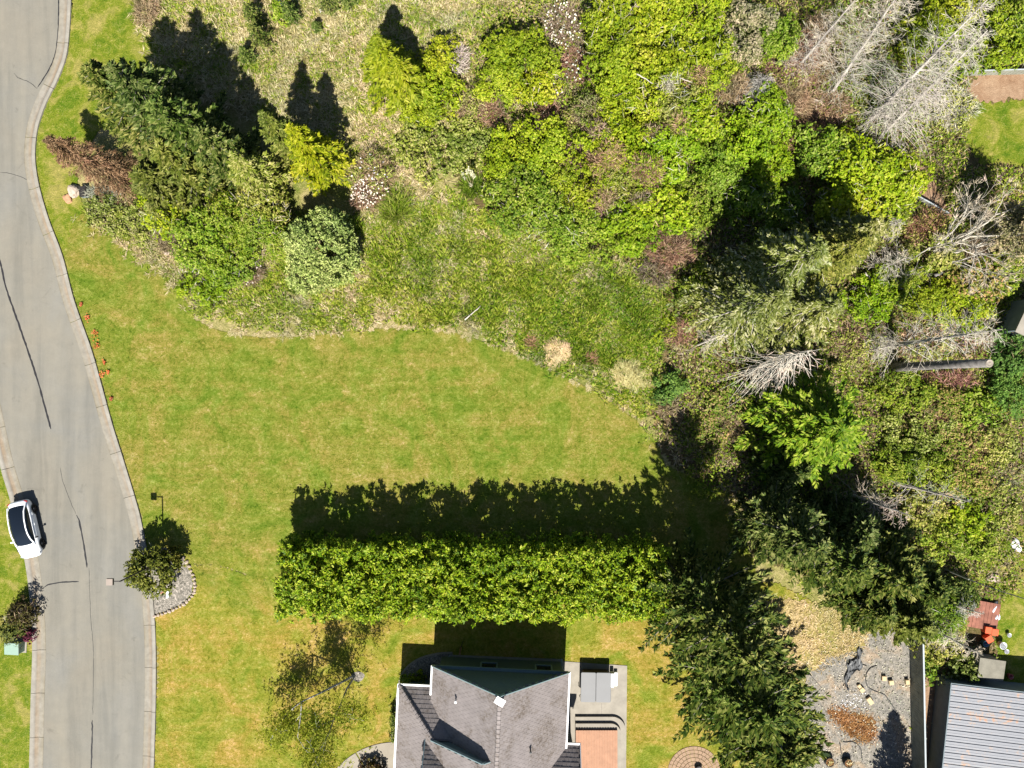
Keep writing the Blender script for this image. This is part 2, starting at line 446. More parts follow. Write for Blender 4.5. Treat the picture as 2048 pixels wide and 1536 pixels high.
M['lf_lime'] = leaf_mat('lime_leaves', [(.060,.115,.003),(.135,.215,.004),(.200,.270,.008),(.290,.325,.045)], 0.3)
M['lf_mid'] = leaf_mat('mid_green_leaves', [(.036,.075,.004),(.098,.160,.007),(.165,.215,.018),(.255,.275,.070)], 0.25)
M['lf_scrubby'] = leaf_mat('dull_scrub_leaves', [(.045,.066,.006),(.130,.155,.018),(.215,.220,.050),(.33,.295,.13)], 0.2)
M['lf_pine'] = leaf_mat('blue_green_needles', [(.045,.075,.014),(.140,.185,.045),(.245,.290,.085),(.38,.41,.17)], 0.12)
M['lf_birch'] = leaf_mat('thin_birch_leaves', [(.060,.075,.003),(.150,.170,.008),(.225,.230,.020),(.31,.29,.05)], 0.4)
M['lf_pale'] = leaf_mat('pale_grey_leaves', [(.045,.055,.018),(.140,.140,.060),(.250,.215,.135),(.330,.270,.205)], 0.2)
M['lf_bramble'] = leaf_mat('bramble_leaves', [(.036,.062,.005),(.105,.160,.014),(.190,.165,.045),(.29,.185,.115)], 0.2, patch=0.2)
M['lf_darkred'] = leaf_mat('purple_leaves', [(.018,.012,.006),(.040,.022,.012),(.075,.055,.014),(.12,.10,.02)], 0.15)
M['lf_crimson'] = leaf_mat('crimson_leaves', [(.03,.006,.010),(.085,.012,.028),(.14,.03,.05)], 0.2)
M['lf_olive_pine'] = leaf_mat('olive_pine_needles', [(.020,.028,.003),(.060,.070,.008),(.110,.110,.018),(.165,.155,.035)], 0.15)
M['lf_blue'] = leaf_mat('blue_green_leaves', [(.020,.052,.008),(.062,.125,.018),(.130,.200,.040)], 0.2)
M['flower_white'] = leaf_mat('white_flower_heads', [(.40,.33,.34),(.62,.55,.55),(.72,.68,.64)], 0.2)
M['flower_red'] = leaf_mat('red_flower_heads', [(.30,.05,.02),(.46,.11,.045),(.42,.16,.08)], 0.2)
M['plume'] = leaf_mat('pampas_plumes', [(.42,.36,.27),(.60,.53,.42),(.70,.64,.54)], 0.2)
M['gr_green'] = leaf_mat('tall_green_grass', [(.045,.095,.004),(.115,.185,.009),(.200,.245,.025),(.30,.30,.085)], 0.25, 0.6, 0.15, 0.4, 0.3)
M['gr_lush'] = leaf_mat('lush_green_grass', [(.025,.080,.004),(.070,.160,.007),(.130,.220,.014),(.23,.27,.05)], 0.25, 0.6, 0.15, 0.3, 0.3)
M['gr_straw'] = leaf_mat('straw_grass', [(.150,.122,.045),(.29,.235,.110),(.42,.345,.195),(.54,.455,.30)], 0.2, 0.8, 0.1, 0.4, 0.3)
M['gr_lawn'] = leaf_mat('lawn_blades', [(.060,.100,.008),(.120,.160,.014),(.190,.205,.035),(.290,.280,.100)], 0.2, 0.8, 0.1, 0.45, 0.18)
M['gr_yard'] = leaf_mat('dry_lawn_blades', [(.090,.110,.008),(.180,.170,.018),(.265,.225,.045),(.350,.300,.110)], 0.2, 0.8, 0.1, 0.45, 0.25)
M['mulch_bits'] = leaf_mat('bark_shreds', [(.05,.02,.008),(.13,.058,.02),(.21,.105,.04),(.30,.18,.09)], 0.0, 0.9, 0.1)
M['chips'] = leaf_mat('stone_chips', [(.05,.05,.045),(.13,.12,.105),(.26,.24,.20),(.45,.42,.38)], 0.0, 0.9, 0.1)
M['thatch_tan'] = leaf_mat('tan_thatch', [(.24,.16,.085),(.38,.27,.165),(.50,.38,.26)], 0.1, 0.9, 0.1)
M['thatch_olive'] = leaf_mat('grey_olive_thatch', [(.17,.135,.055),(.27,.225,.11),(.36,.31,.175)], 0.1, 0.9, 0.1)
M['thatch_red'] = leaf_mat('rusty_grass', [(.17,.085,.050),(.27,.15,.10),(.35,.22,.16)], 0.1, 0.9, 0.1)

# ------------------------------------------------------------------ foliage and wood generators
def unit(a):
    return a / (np.linalg.norm(a, axis=1, keepdims=True) + 1e-9)

def leaves_np(c, axis, nrm, L, W):
    """one folded rhombus per leaf: base, side, tip, side"""
    n = len(c)
    axis = unit(axis); s = unit(np.cross(nrm, axis))
    up = np.cross(axis, s)
    L = np.broadcast_to(np.asarray(L, float).reshape(-1, 1), (n, 1)); W = np.broadcast_to(np.asarray(W, float).reshape(-1, 1), (n, 1))
    v = np.empty((n, 4, 3))
    v[:, 0] = c - axis*L*0.5
    v[:, 1] = c + s*W*0.5 + up*W*0.16 - axis*L*0.05
    v[:, 2] = c + axis*L*0.5
    v[:, 3] = c - s*W*0.5 + up*W*0.16 - axis*L*0.05
    f = np.arange(n*4).reshape(n, 4)
    return v.reshape(-1, 3), f

def sticks_np(P, R, k=3):
    """P (N,S,3) polylines, R (N,S) radii"""
    N, Sg, _ = P.shape
    d = np.gradient(P, axis=1)
    d = d / (np.linalg.norm(d, axis=2, keepdims=True) + 1e-9)
    ref = np.where(np.abs(d[..., 2:3]) > 0.85, np.array([1.0, 0, 0]), np.array([0, 0, 1.0]))
    s = np.cross(d, ref); s /= (np.linalg.norm(s, axis=2, keepdims=True) + 1e-9)
    u = np.cross(s, d)
    ang = np.arange(k)*2*np.pi/k
    V = P[:, :, None, :] + R[:, :, None, None]*(s[:, :, None, :]*np.cos(ang)[None, None, :, None] + u[:, :, None, :]*np.sin(ang)[None, None, :, None])
    idx = np.arange(N*Sg*k).reshape(N, Sg, k)
    a = idx[:, :-1, :]; b = np.roll(idx, -1, axis=2)[:, :-1, :]
    c = np.roll(idx, -1, axis=2)[:, 1:, :]; e = idx[:, 1:, :]
    F = np.stack([a, b, c, e], axis=-1).reshape(-1, 4)
    return V.reshape(-1, 3), F

def join_np(parts):
    vs = []; fs = []; b = 0
    for v, f in parts:
        vs.append(v); fs.append(f + b); b += len(v)
    return np.concatenate(vs), np.concatenate(fs)

def rnd(n, a=0.0, b=1.0): return rng.uniform(a, b, n)

def dome_points(n, rx, ry, h, lo=-0.15, ragged=0.22, seed=None):
    """points spread through an uneven dome-shaped crown (outer shell favoured)"""
    az = rnd(n, 0, 2*np.pi); z = rnd(n, lo, 1.0)
    ph = rng.uniform(0, 6.28, 4); amp = rng.uniform(0.4, 1.0, 4)
    wob = sum(amp[i]*np.sin((i+2)*az + ph[i] + 2.5*z*(i % 2)) for i in range(4))/2.2
    rr = (1 + ragged*wob)*(0.72 + 0.28*np.sqrt(rnd(n)))
    cz = np.sqrt(np.maximum(0, 1 - np.clip(z, -0.3, 1)**2))
    return np.stack([rx*rr*cz*np.cos(az), ry*rr*cz*np.sin(az), h*(0.5 + 0.5*np.clip(z, -1, 1))*(0.9+0.1*rr)], 1)

def mound_lumps(mc, mr, per):
    """small leaf tufts over the upper sides of larger mounds"""
    i = np.repeat(np.arange(len(mc)), per); n = len(i)
    d = unit(rng.normal(size=(n, 3)) + np.array([0, 0, .75]))
    return mc[i] + d*(mr[i]*rnd(n, .75, 1.05))[:, None]*np.array([1, 1, .85]), d

def tufts_np(c, cd, lump, leaf, wid, per, lift=.55, radiate=0.0):
    nl = len(c); lr = lump*rnd(nl, .55, 1.3)
    i = np.repeat(np.arange(nl), per); n = len(i)
    d = unit(rng.normal(size=(n, 3)) + cd[i]*.8)
    p = c[i] + d*(lr[i]*rnd(n, .35, 1.08))[:, None]*np.array([1, 1, .8])
    p[:, 2] = np.maximum(p[:, 2], .03)
    nr = unit(d*.45 + cd[i]*.4 + rng.normal(size=(n, 3))*.34 + np.array([0, -.12, lift]))
    ax = unit(np.cross(nr, rng.normal(size=(n, 3))) + d*radiate*3)
    s = rnd(n, .6, 1.3)
    return leaves_np(p, ax, nr, leaf*s, wid*s)

def shrub_np(rx, ry, h, leaf=0.24, wid=0.14, lump=0.34, dens=1.0, radiate=0.0, lo=-0.25, ragged=0.3, fill=.84, lift=0.55, mound=.62):
    """mounds of leaf tufts at uneven depth through a dome, so lit tufts stand against dark gaps"""
    mound = min(mound, .45*min(rx, ry) + .08)
    area = math.pi*rx*ry + math.pi*(rx+ry)*h*0.5
    nm = max(4, int(area/(mound*mound)*.58*fill))
    mc = dome_points(nm, max(rx-mound*.5, .15), max(ry-mound*.5, .15), max(h-mound*.6, .2), lo, ragged)
    mc *= np.where(rnd(nm) < .35, rnd(nm, .70, .95), 1.0)[:, None]
    mr = mound*rnd(nm, .6, 1.25)
    k = max(5, int(2.4*(mound/lump)**2*1.15))
    c, cd = mound_lumps(mc, mr, k)
    per = max(5, int(dens*2.0*math.pi*lump*lump/(leaf*wid*0.5)*0.24))
    return tufts_np(c, cd, lump, leaf, wid, per, lift, radiate)

def conifer_np(h, r, z0=0.4, nb=110, per=60, leaf=0.34, wid=0.13, droop=0.25, rise=0.15, power=0.8, spread=0.36, tip_up=0.0, lean=(0, 0)):
    """branches in a spiral up the stem, each a flat drooping spray of short leaves"""
    u = np.sort(rnd(nb))
    z = z0 + (h*0.985 - z0)*u
    az = np.arange(nb)*2.399 + rng.normal(size=nb)*0.35
    Lb = (r*(1-u)**power*rnd(nb, 0.72, 1.15) + 0.12)
    bi = np.repeat(np.arange(nb), np.maximum(8, (per*(0.35 + 0.65*Lb/r)).astype(int)))
    n = len(bi)
    t = rnd(n)**0.75
    out = np.stack([np.cos(az), np.sin(az), np.zeros(nb)], 1)[bi]
    side = np.stack([-np.sin(az), np.cos(az), np.zeros(nb)], 1)[bi]
    L = Lb[bi]
    w = spread*L*(1.05-t)*(0.35+0.65*np.minimum(1, t*3)) + 0.07
    s = rng.uniform(-1, 1, n)
    zz = z[bi] + L*t*rise - droop*L*t*t - np.abs(s)*w*0.22 + rng.normal(size=n)*0.05 + tip_up*L*t**3
    p = out*(L*t)[:, None] + side*(s*w)[:, None]
    p[:, 2] = np.maximum(zz, 0.05)
    p[:, 0] += lean[0]*p[:, 2]/h; p[:, 1] += lean[1]*p[:, 2]/h
    ax = out*rnd(n, 0.5, 1.0)[:, None] + side*(np.sign(s)*rnd(n, 0.2, 0.9))[:, None] + np.array([0, 0, 1.0])*(rise-droop*1.2*t+0.1*rng.normal(size=n)+tip_up)[:, None]
    nr = np.array([0, 0, 1.0]) + rng.normal(size=(n, 3))*0.38
    sc = rnd(n, 0.65, 1.2)*(0.75+0.25*np.minimum(1, L/1.2))
    lv = leaves_np(p, ax, nr, leaf*sc, wid*sc)
    # the wood: a few of the branches
    q = rng.choice(nb, min(nb, 45), replace=False)
    tt = np.linspace(0, 0.92, 4)
    P = np.zeros((len(q), 4, 3))
    o2 = np.stack([np.cos(az), np.sin(az), np.zeros(nb)], 1)[q]
    for j, a in enumerate(tt):
        P[:, j] = o2*(Lb[q]*a)[:, None]
        P[:, j, 2] = np.maximum(z[q] + Lb[q]*a*rise - droop*Lb[q]*a*a + tip_up*Lb[q]*a**3, 0.05)
        P[:, j, 0] += lean[0]*P[:, j, 2]/h; P[:, j, 1] += lean[1]*P[:, j, 2]/h
    R = np.outer(0.020+0.015*Lb[q], np.array([1, .7, .45, .15]))
    return lv, sticks_np(P, R, 4)

def trunk_np(h, r0, lean=(0, 0), r1=0.02, k=8, wob=0.0):
    z = np.linspace(-0.05, h, 7)
    P = np.stack([lean[0]*z/h + wob*np.sin(z*0.9), lean[1]*z/h + wob*np.cos(z*0.7) - wob, z], 1)[None]
    R = (r0 + (r1-r0)*np.linspace(0, 1, 7)**0.9)[None].copy()
    R[0, 0] *= 1.25
    return sticks_np(P, R, k)

def limbs_np(rx, ry, h, n, r0):
    """stems rising from the base into a shrub or broadleaf crown"""
    az = rnd(n, 0, 6.283); k = rnd(n, 0.3, 0.8)
    P = np.zeros((n, 4, 3))
    for j, a in enumerate((0, 0.35, 0.7, 1.0)):
        P[:, j, 0] = rx*k*np.cos(az)*a**1.2 + rng.normal(size=n)*0.05*a
        P[:, j, 1] = ry*k*np.sin(az)*a**1.2 + rng.normal(size=n)*0.05*a
        P[:, j, 2] = h*0.85*a*rnd(n, 0.85, 1.0) - (0.04 if j == 0 else 0)
    R = np.outer(rnd(n, 0.7, 1.2)*r0, np.array([1, .75, .5, .15]))
    return sticks_np(P, R, 5)

def conifer(px, py, h, r, mat, label, name='conifer_tree', group=None, trunk_r=None, cat='tree', wood='bark', **kw):
    b = at(px, py)
    t = empty(name, b, label, cat, group)
    lean = kw.get('lean', (0, 0))
    lv, wd = conifer_np(h, r, **kw)
    link('trunk', mesh_np('trunk', *join_np([trunk_np(h*0.97, trunk_r or 0.05+h*0.016, lean), wd]), smooth=True), M[wood], t)
    link('crown', mesh_np('crown', *lv), M[mat], t)
    return t

def shrub(px, py, rpx, rpy, h, mat, label, name='shrub', group=None, cat='shrub', extra=None, **kw):
    """px, py: where the middle of the crown shows in the photo"""
    hm = 0.6*h
    b = at(px, py, hm); b.z = 0
    k = (1-hm/H)/PXM
    rx, ry = rpx*k, rpy*k
    t = empty(name, b, label, cat, group, 0)
    link('stem', mesh_np('stem', *limbs_np(rx, ry, h, 5 if h < 2 else 8, 0.015+0.012*h), smooth=True), M['bark'], t)
    lv = shrub_np(rx, ry, h, **kw)
    link('crown', mesh_np('crown', *lv), M[mat], t)
    if extra: extra(t, rx, ry, h)
    if h > 1.5 and random.random() < .6:
        n = int(10*rx*ry*random.uniform(.4, 1.6)) + 8
        c = dome_points(n, rx*.95, ry*.95, h*1.02, .0, .3)
        link('bare_twigs', mesh_np('bare_twigs', *leaves_np(c, rng.normal(size=(n, 3))*[1, 1, .5], rng.normal(size=(n, 3))*.5+[0, 0, 1], rnd(n, .3, .9), rnd(n, .02, .045))), M[random.choice(('grey_twig', 'grey_twig', 'brown_twig'))], t)['kind'] = 'stuff'
    return t

def brush_np(rx, ry, h, n, L=0.5, w=0.03, flat=0.5):
    """a tangle of thin arching twigs filling a mound"""
    c = dome_points(n, rx, ry, h, -0.6, 0.3)
    c *= np.array([1, 1, 1.0])*rnd(n, 0.5, 1.0)[:, None]
    c[:, 2] = np.maximum(c[:, 2], 0.05)
    d = unit(c*np.array([1.0/max(rx, .1), 1.0/max(ry, .1), 0.6/max(h, .1)]) + rng.normal(size=(n, 3))*flat)
    s = rnd(n, 0.5, 1.4)
    return leaves_np(c, d, rng.normal(size=(n, 3)) + np.array([0, 0, 0.8]), L*s, w*rnd(n, 0.7, 1.4))

def brush(px, py, rpx, rpy, h, mat, label, name='brush', group='patches of dry brush', n=None, leafy=None, flowers=0, cat='bush', L=0.5, w=0.03):
    if 1170 < px < 1560 and py < 420: h += 1.2
    hm = 0.5*h
    b = at(px, py, hm); b.z = 0
    rx, ry = rpx/PXM, rpy/PXM
    t = empty(name, b, label, cat, group)
    n = n or int(420*rx*ry*(1+h*0.5)) + 120
    link('twigs', mesh_np('twigs', *brush_np(rx, ry, h, n, L, w)), M[mat], t)['kind'] = 'stuff'
    link('stem', mesh_np('stem', *limbs_np(rx, ry, h, 7, 0.012)), M['bark'], t)
    if leafy:
        link('foliage', mesh_np('foliage', *shrub_np(rx*.95, ry*.95, h*.95, 0.15, 0.09, 0.3, 0.35)), M[leafy], t)
    if flowers:
        c = dome_points(flowers, rx*.9, ry*.9, h*1.05, 0.35, 0.2)
        link('flower_heads', mesh_np('flower_heads', *leaves_np(c, rng.normal(size=(flowers, 3))*[1, 1, .3], rng.normal(size=(flowers, 3))*.5+[0, 0, 1], rnd(flowers, .10, .20), rnd(flowers, .09, .16))), M['flower_white'], t)['kind'] = 'stuff'
    return t

def dead_tree(px, py, h, top, r, label, mat='grey_wood', name='dead_conifer', nb=170, z0=0.8, droop=0.35, trunk_r=0.14, twig=9, rad=0.018, power=0.6, side=None, group='bleached dead conifers', tw=0.02, rise=0.1, tmat='grey_twig'):
    """top: horizontal offset of the tip (leaning stem); side: favoured side of the branches"""
    b = at(px, py)
    t = empty(name, b, label, 'dead tree', group)
    tz = np.linspace(-0.05, h, 8)
    P = np.stack([top[0]*tz/h, top[1]*tz/h, tz], 1)[None]
    link('trunk', mesh_np('trunk', *sticks_np(P, np.linspace(trunk_r, 0.03, 8)[None], 8), smooth=True), M[mat], t)
    u = np.sort(rnd(nb)); z = z0 + (h*.97-z0)*u
    az = rnd(nb, 0, 6.283) if side is None else side[0] + rng.normal(size=nb)*side[1]
    Lb = r*(1-u*0.92)**power*rnd(nb, 0.45, 1.15)
    out = np.stack([np.cos(az), np.sin(az)], 1)
    P = np.zeros((nb, 5, 3)); bend = rng.normal(size=nb)*0.25
    for j, a in enumerate(np.linspace(0, 1, 5)):
        P[:, j, 0] = top[0]*z/h + Lb*a*out[:, 0] - bend*Lb*a*a*out[:, 1]
        P[:, j, 1] = top[1]*z/h + Lb*a*out[:, 1] + bend*Lb*a*a*out[:, 0]
        P[:, j, 2] = np.maximum(z + rise*Lb*a - droop*Lb*a*a, 0.06)
    R = np.outer(rad*(0.5+0.5*Lb/r), np.array([1, .8, .6, .42, .2]))
    link('branch', mesh_np('branch', *sticks_np(P, R, 3)), M[mat], t)['kind'] = 'stuff'
    if twig:
        i = np.repeat(np.arange(nb), twig); n = len(i)
        a = rnd(n, 0.25, 1.0)*3.999; j = a.astype(int); fr = (a-j)[:, None]
        p = P[i, j]*(1-fr) + P[i, j+1]*fr
        d = unit(P[i, j+1]-P[i, j])
        sd = np.cross(d, [0, 0, 1.0])*rng.choice([-1, 1], n)[:, None]
        ax = unit(d*rnd(n, .4, 1)[:, None] + sd*rnd(n, .3, 1)[:, None] + rng.normal(size=(n, 3))*0.25)
        Lt = rnd(n, .25, .6)*np.minimum(1, Lb[i]/1.5)+.08
        c = p + ax*Lt[:, None]*.5; c[:, 2] = np.maximum(c[:, 2], .05)
        o = link('twigs', mesh_np('twigs', *leaves_np(c, ax, rng.normal(size=(n, 3))*.5+[0, 0, 1], Lt, np.full(n, tw))), M[tmat], t)
        o['kind'] = 'stuff'
    return t

def branchy(px, py, label, stems, mat='white_wood', depth=4, name='bare_tree', r0=0.12, group='bare broadleaf trees', leaf=None, twist=0.5, leafn=0, cat='dead tree', bark_top=None, shrink=(.55, .85)):
    """recursive bare broadleaf tree; stems: list of (dx, dy, dz) first segments"""
    b = at(px, py)
    t = empty(name, b, label, cat, group)
    rr = random.Random(int(px*7+py))
    segs = []; tips = []
    def grow(p, d, L, r, lvl):
        pts = [p]; q = p
        n = 3
        for i in range(n):
            d = (d + Vector((rr.gauss(0, .14), rr.gauss(0, .14), rr.gauss(0, .10)))).normalized()
            q = q + d*L/n
            if q.z < 0.1: q.z = 0.1
            pts.append(q)
        segs.append((pts, r, r*0.55, lvl))
        if lvl >= depth:
            tips.append((q, d)); return
        for k in range(rr.choice((2, 3, 3))):
            nd = (d + Vector((rr.gauss(0, twist), rr.gauss(0, twist), rr.gauss(0.05, twist*.6)))).normalized()
            st = pts[rr.choice((1, 2, 3, 3))] if k else q
            grow(st, nd, L*rr.uniform(*shrink), r*(.62 if k == 0 else .45), lvl+1)
    for s in stems:
        v = Vector(s[:3]); grow(Vector((0, 0, -.05)) + Vector((v.x, v.y, 0)).normalized()*.06 if v.xy.length > .01 else Vector((0, 0, -.05)), v.normalized(), v.length, r0*(s[3] if len(s) > 3 else 1), 1)
    def mk(sel):
        P = np.array([[tuple(x) for x in s[0]] for s in sel]); a = np.array([s[1] for s in sel]); c = np.array([s[2] for s in sel])
        R = a[:, None] + (c-a)[:, None]*np.linspace(0, 1, 4)[None]
        return P, np.maximum(R, 0.006)
    big = [s for s in segs if s[3] <= 1]; small = [s for s in segs if s[3] > 1]
    link('trunk', mesh_np('trunk', *sticks_np(*mk(big), 7), smooth=True), M[mat], t)
    if small: link('branch', mesh_np('branch', *sticks_np(*mk(small), 4)), M[mat], t)['kind'] = 'stuff'
    if leafn:
        q = np.array([tuple(a) for a, _ in tips]); dd = np.array([tuple(a) for _, a in tips]); i = np.repeat(np.arange(len(q)), leafn); n = len(i)
        ax = unit(dd[i] + rng.normal(size=(n, 3))*.5); Lt = rnd(n, .2, .6); c = q[i] + ax*Lt[:, None]*.5; c[:, 2] = np.maximum(c[:, 2], .08)
        link('twigs', mesh_np('twigs', *leaves_np(c, ax, rng.normal(size=(n, 3))+[0, 0, 1], Lt, np.full(n, .028))), M['grey_twig'], t)['kind'] = 'stuff'
    return t, tips, segs

def tuft_np(pos, nbl, L, w, tilt=(0.3, 1.1)):
    """grass tufts: blades fanning out of each position; one triangle pair per blade"""
    i = np.repeat(np.arange(len(pos)), nbl); n = len(i)
    az = rnd(n, 0, 6.283); tl = rnd(n, *tilt)
    d = np.stack([np.cos(az)*np.sin(tl), np.sin(az)*np.sin(tl), np.cos(tl)], 1)
    l = L[i]*rnd(n, .6, 1.25) if hasattr(L, '__len__') else L*rnd(n, .6, 1.25)
    c = pos[i] + d*(l*.5)[:, None] + np.stack([rng.normal(size=n)*.04, rng.normal(size=n)*.04, np.zeros(n)], 1)
    nr = np.stack([-d[:, 0]*d[:, 2], -d[:, 1]*d[:, 2], d[:, 0]**2+d[:, 1]**2+.2], 1)
    return leaves_np(c, d, nr, l, w*rnd(n, .7, 1.3))

def in_poly(x, y, poly):
    r = np.zeros(len(x), bool); n = len(poly); j = n-1
    for i in range(n):
        xi, yi = poly[i]; xj, yj = poly[j]
        if yi != yj:
            r ^= ((yi > y) != (yj > y)) & (x < (xj-xi)*(y-yi)/(yj-yi)+xi)
        j = i
    return r

def scatter(poly, n):
    """n random photo-pixel ground positions inside a polygon"""
    p = np.array(poly, float); lo = p.min(0); hi = p.max(0); out = []
    tot = 0
    while tot < n:
        x = rng.uniform(lo[0], hi[0], n*2); y = rng.uniform(lo[1], hi[1], n*2)
        m = in_poly(x, y, poly); out.append(np.stack([x[m], y[m]], 1)); tot += m.sum()
    q = np.concatenate(out)[:n]
    return np.stack([(q[:, 0]-1024)/PXM, (768-q[:, 1])/PXM, np.zeros(n)], 1)

def smooth_line(pts, step=12.0):
    """Catmull-Rom through photo-pixel points, resampled"""
    p = [np.array(a, float) for a in pts]; p = [2*p[0]-p[1]] + p + [2*p[-1]-p[-2]]
    out = []
    for i in range(1, len(p)-2):
        n = max(1, int(np.linalg.norm(p[i+1]-p[i])/step))
        for k in range(n):
            t = k/n
            out.append(0.5*((2*p[i]) + (-p[i-1]+p[i+1])*t + (2*p[i-1]-5*p[i]+4*p[i+1]-p[i+2])*t*t + (-p[i-1]+3*p[i]-3*p[i+1]+p[i+2])*t**3))
    out.append(p[-2])
    return np.array(out)

def sheet(name, poly, z, mat, rag=0.0, step=9.0, kind='structure', parent=None):
    """flat piece of ground from photo-pixel outline, edge made uneven"""
    pts = []
    n = len(poly); slow = 0.0
    if rag: step = 3.2
    for i in range(n):
        a = np.array(poly[i], float); b = np.array(poly[(i+1) % n], float)
        L = np.linalg.norm(b-a); m = max(1, int(L/step)) if rag else 1
        nn = np.array([b[1]-a[1], a[0]-b[0]])/max(L, 1e-6)
        for k in range(m):
            q = a + (b-a)*k/m
            if rag and k:
                slow = .85*slow + rng.normal()*rag*.5
                q = q + nn*(slow + rng.normal()*rag*.9)
            pts.append(q)
    vs = [at(x, y) for x, y in pts]
    bm = bmesh.new()
    f = bm.faces.new([bm.verts.new((v.x, v.y, z)) for v in vs])
    f.normal_update()
    if f.normal.z < 0: f.normal_flip()
    bmesh.ops.triangulate(bm, faces=[f])
    me = bpy.data.meshes.new(name); bm.to_mesh(me); bm.free()
    o = link(name, me, M[mat], parent)
    if kind and parent is None: o['kind'] = kind
    return o

# ------------------------------------------------------------------ the ground
bm = MB(); bm.add([(-400, -400, -0.03), (400, -400, -0.03), (400, 400, -0.03), (-400, 400, -0.03)], [[0, 1, 2, 3]])
tag(bm.build('ground', M['meadow']), kind='structure')

KR_OUT = smooth_line([(146,-90),(144,0),(141,60),(134,115),(115,165),(95,205),(79,250),(73,290),(73,325),(81,375),(100,440),(127,512),(150,600),(185,700),(205,770),(227,850),(252,930),(280,1024),(293,1090),(302,1150),(309,1215),(313,1290),(313,1400),(309,1536),(304,1640)])
KL_OUT = smooth_line([(-75,600),(-30,790),(0,925),(22,1000),(50,1115),(62,1210),(66,1300),(63,1400),(60,1536),(56,1640)])
def offset(line, d):
    g = np.gradient(line, axis=0); g /= np.linalg.norm(g, axis=1, keepdims=True)
    return line + np.stack([g[:, 1], -g[:, 0]], 1)*d
KR_IN = offset(KR_OUT, -24); KL_IN = offset(KL_OUT, 26)
if KR_IN[5, 0] > KR_OUT[5, 0]: KR_IN = offset(KR_OUT, 24)
if KL_IN[5, 0] < KL_OUT[5, 0]: KL_IN = offset(KL_OUT, -26)

road = sheet('road', [tuple(p) for p in KR_IN] + [tuple(p) for p in KL_IN[::-1]] + [(-75, 600), (-200, 400), (-200, -90)], 0.004, 'asphalt')

def kerb(name, out, inn, seg, parentname):
    root = bpy.data.objects.new(parentname, None); COL.objects.link(root); root['kind'] = 'structure'
    # profile from the asphalt edge (0) to the back of the kerb (1): gutter pan, rolled face, flat top
    prof = [(0.0, .010), (0.10, .012), (0.45, .004), (0.58, .035), (0.70, .105), (0.78, .125), (0.99, .125), (1.0, -.02)]
    n = len(out); s = seg
    for a in range(0, n-1, s):
        b = min(n-1, a+s)
        vs = []; uvs = []; fs = []
        rows = b-a+1
        for i in range(a, b+1):
            o3 = at(*out[i]); i3 = at(*inn[i])
            t = 0.0
            # leave a fine joint between castings
            if i == b and b < n-1: t = -0.06
            for u, z in prof:
                q = i3 + (o3-i3)*u
                if t:
                    oo = at(*out[i-1]); ii = at(*inn[i-1]); q2 = ii + (oo-ii)*u; q = q + (q2-q)*(-t)
                vs.append((q.x, q.y, z)); uvs.append(u)
        k = len(prof)
        for r in range(rows-1):
            for c in range(k-1):
                f = [r*k+c, r*k+c+1, (r+1)*k+c+1, (r+1)*k+c]
                fs.append(f)
        me = mesh_py('kerb_stone', vs, fs)
        nz = me.polygons[0].normal.z
        if nz < 0: me.flip_normals()
        uvl = me.uv_layers.new(name='UVMap')
        for l in me.loops: uvl.data[l.index].uv = (uvs[l.vertex_index], 0)
        link('kerb_stone', me, M['kerb'], root)
    return root
kerb('kerb', KR_OUT, KR_IN, 7, 'kerb_right')
kerb('kerb', KL_OUT, KL_IN, 7, 'kerb_left')

def strip_line(name, pts, w, z, mat, parent, wob=0.6):
    p = smooth_line(pts, 6.0); p[1:-1] += rng.normal(size=(len(p)-2, 2))*wob*0.5
    g = np.gradient(p, axis=0); g /= np.linalg.norm(g, axis=1, keepdims=True); nn = np.stack([g[:, 1], -g[:, 0]], 1)
    ws = w*rnd(len(p), .7, 1.25)[:, None]; ws[0] *= .3; ws[-1] *= .3
    a = p + nn*ws/2; b = p - nn*ws/2
    vs = [(*at(*q).xy, z) for q in a] + [(*at(*q).xy, z) for q in b]; n = len(p)
    me = mesh_py(name, vs, [[i, i+1, n+i+1, n+i] for i in range(n-1)])
    if me.polygons[0].normal.z < 0: me.flip_normals()
    return link(name, me, M[mat], parent)
for pts, w in (([(-6,505),(2,530),(14,580),(45,670),(75,760),(102,858)], 3.6), ([(153,1030),(158,1040),(167,1085),(174,1135)], 3.2),
               ([(86,1176),(96,1170),(120,1165),(158,1163)], 2.6), ([(185,1440),(184,1490),(182,1545)], 2.6),
               ([(117,-20),(117,40),(113,95),(100,135),(75,175)], 2.2), ([(75,178),(60,165),(35,155),(28,146)], 1.0),
               ([(0,345),(20,347),(45,355),(58,362)], 0.8), ([(205,634),(200,640)], 1.0), ([(178,1136),(182,1240),(187,1300),(186,1430)], 0.7),
               ([(121,935),(125,960),(140,1000),(152,1028)], 0.7), ([(64,1140),(86,1178)], 0.7)):
    strip_line('crack_seal', pts, w, 0.0085, 'tar', road)

# scrub floor under the thicket, lawns, beds
TH = [(930,-60),(1150,-60),(2120,-60),(2120,1620),(1880,1620),(1850,1310),(1840,1240),(1700,1180),(1560,1140),(1500,1100),(1440,1010),(1350,930),(1295,830),(1310,700),(1330,600),(1250,520),(1080,480),(960,420),(900,330),(930,200),(960,90)]
sheet('scrub_floor', TH, -0.014, 'scrub', 7.0)
LAWN = [(140,-60),(300,-60),(290,60),(330,130),(330,170),(220,240),(160,300),(150,400),(215,470),(330,540),(372,600),(390,640),(450,664),(520,676),(600,672),(700,662),(800,655),(860,656),(930,672),(1000,694),(1100,738),(1200,790),(1270,838),(1310,880),(1330,930),(1480,1000),(1500,1100),(1520,1170),(600,1180),(440,1130),(300,1120)]
EDGE_R = [tuple(p) for p in KR_OUT if p[1] < 1118]
lawn_poly = LAWN[:-1] + [(300,1121)] + EDGE_R[::-1]
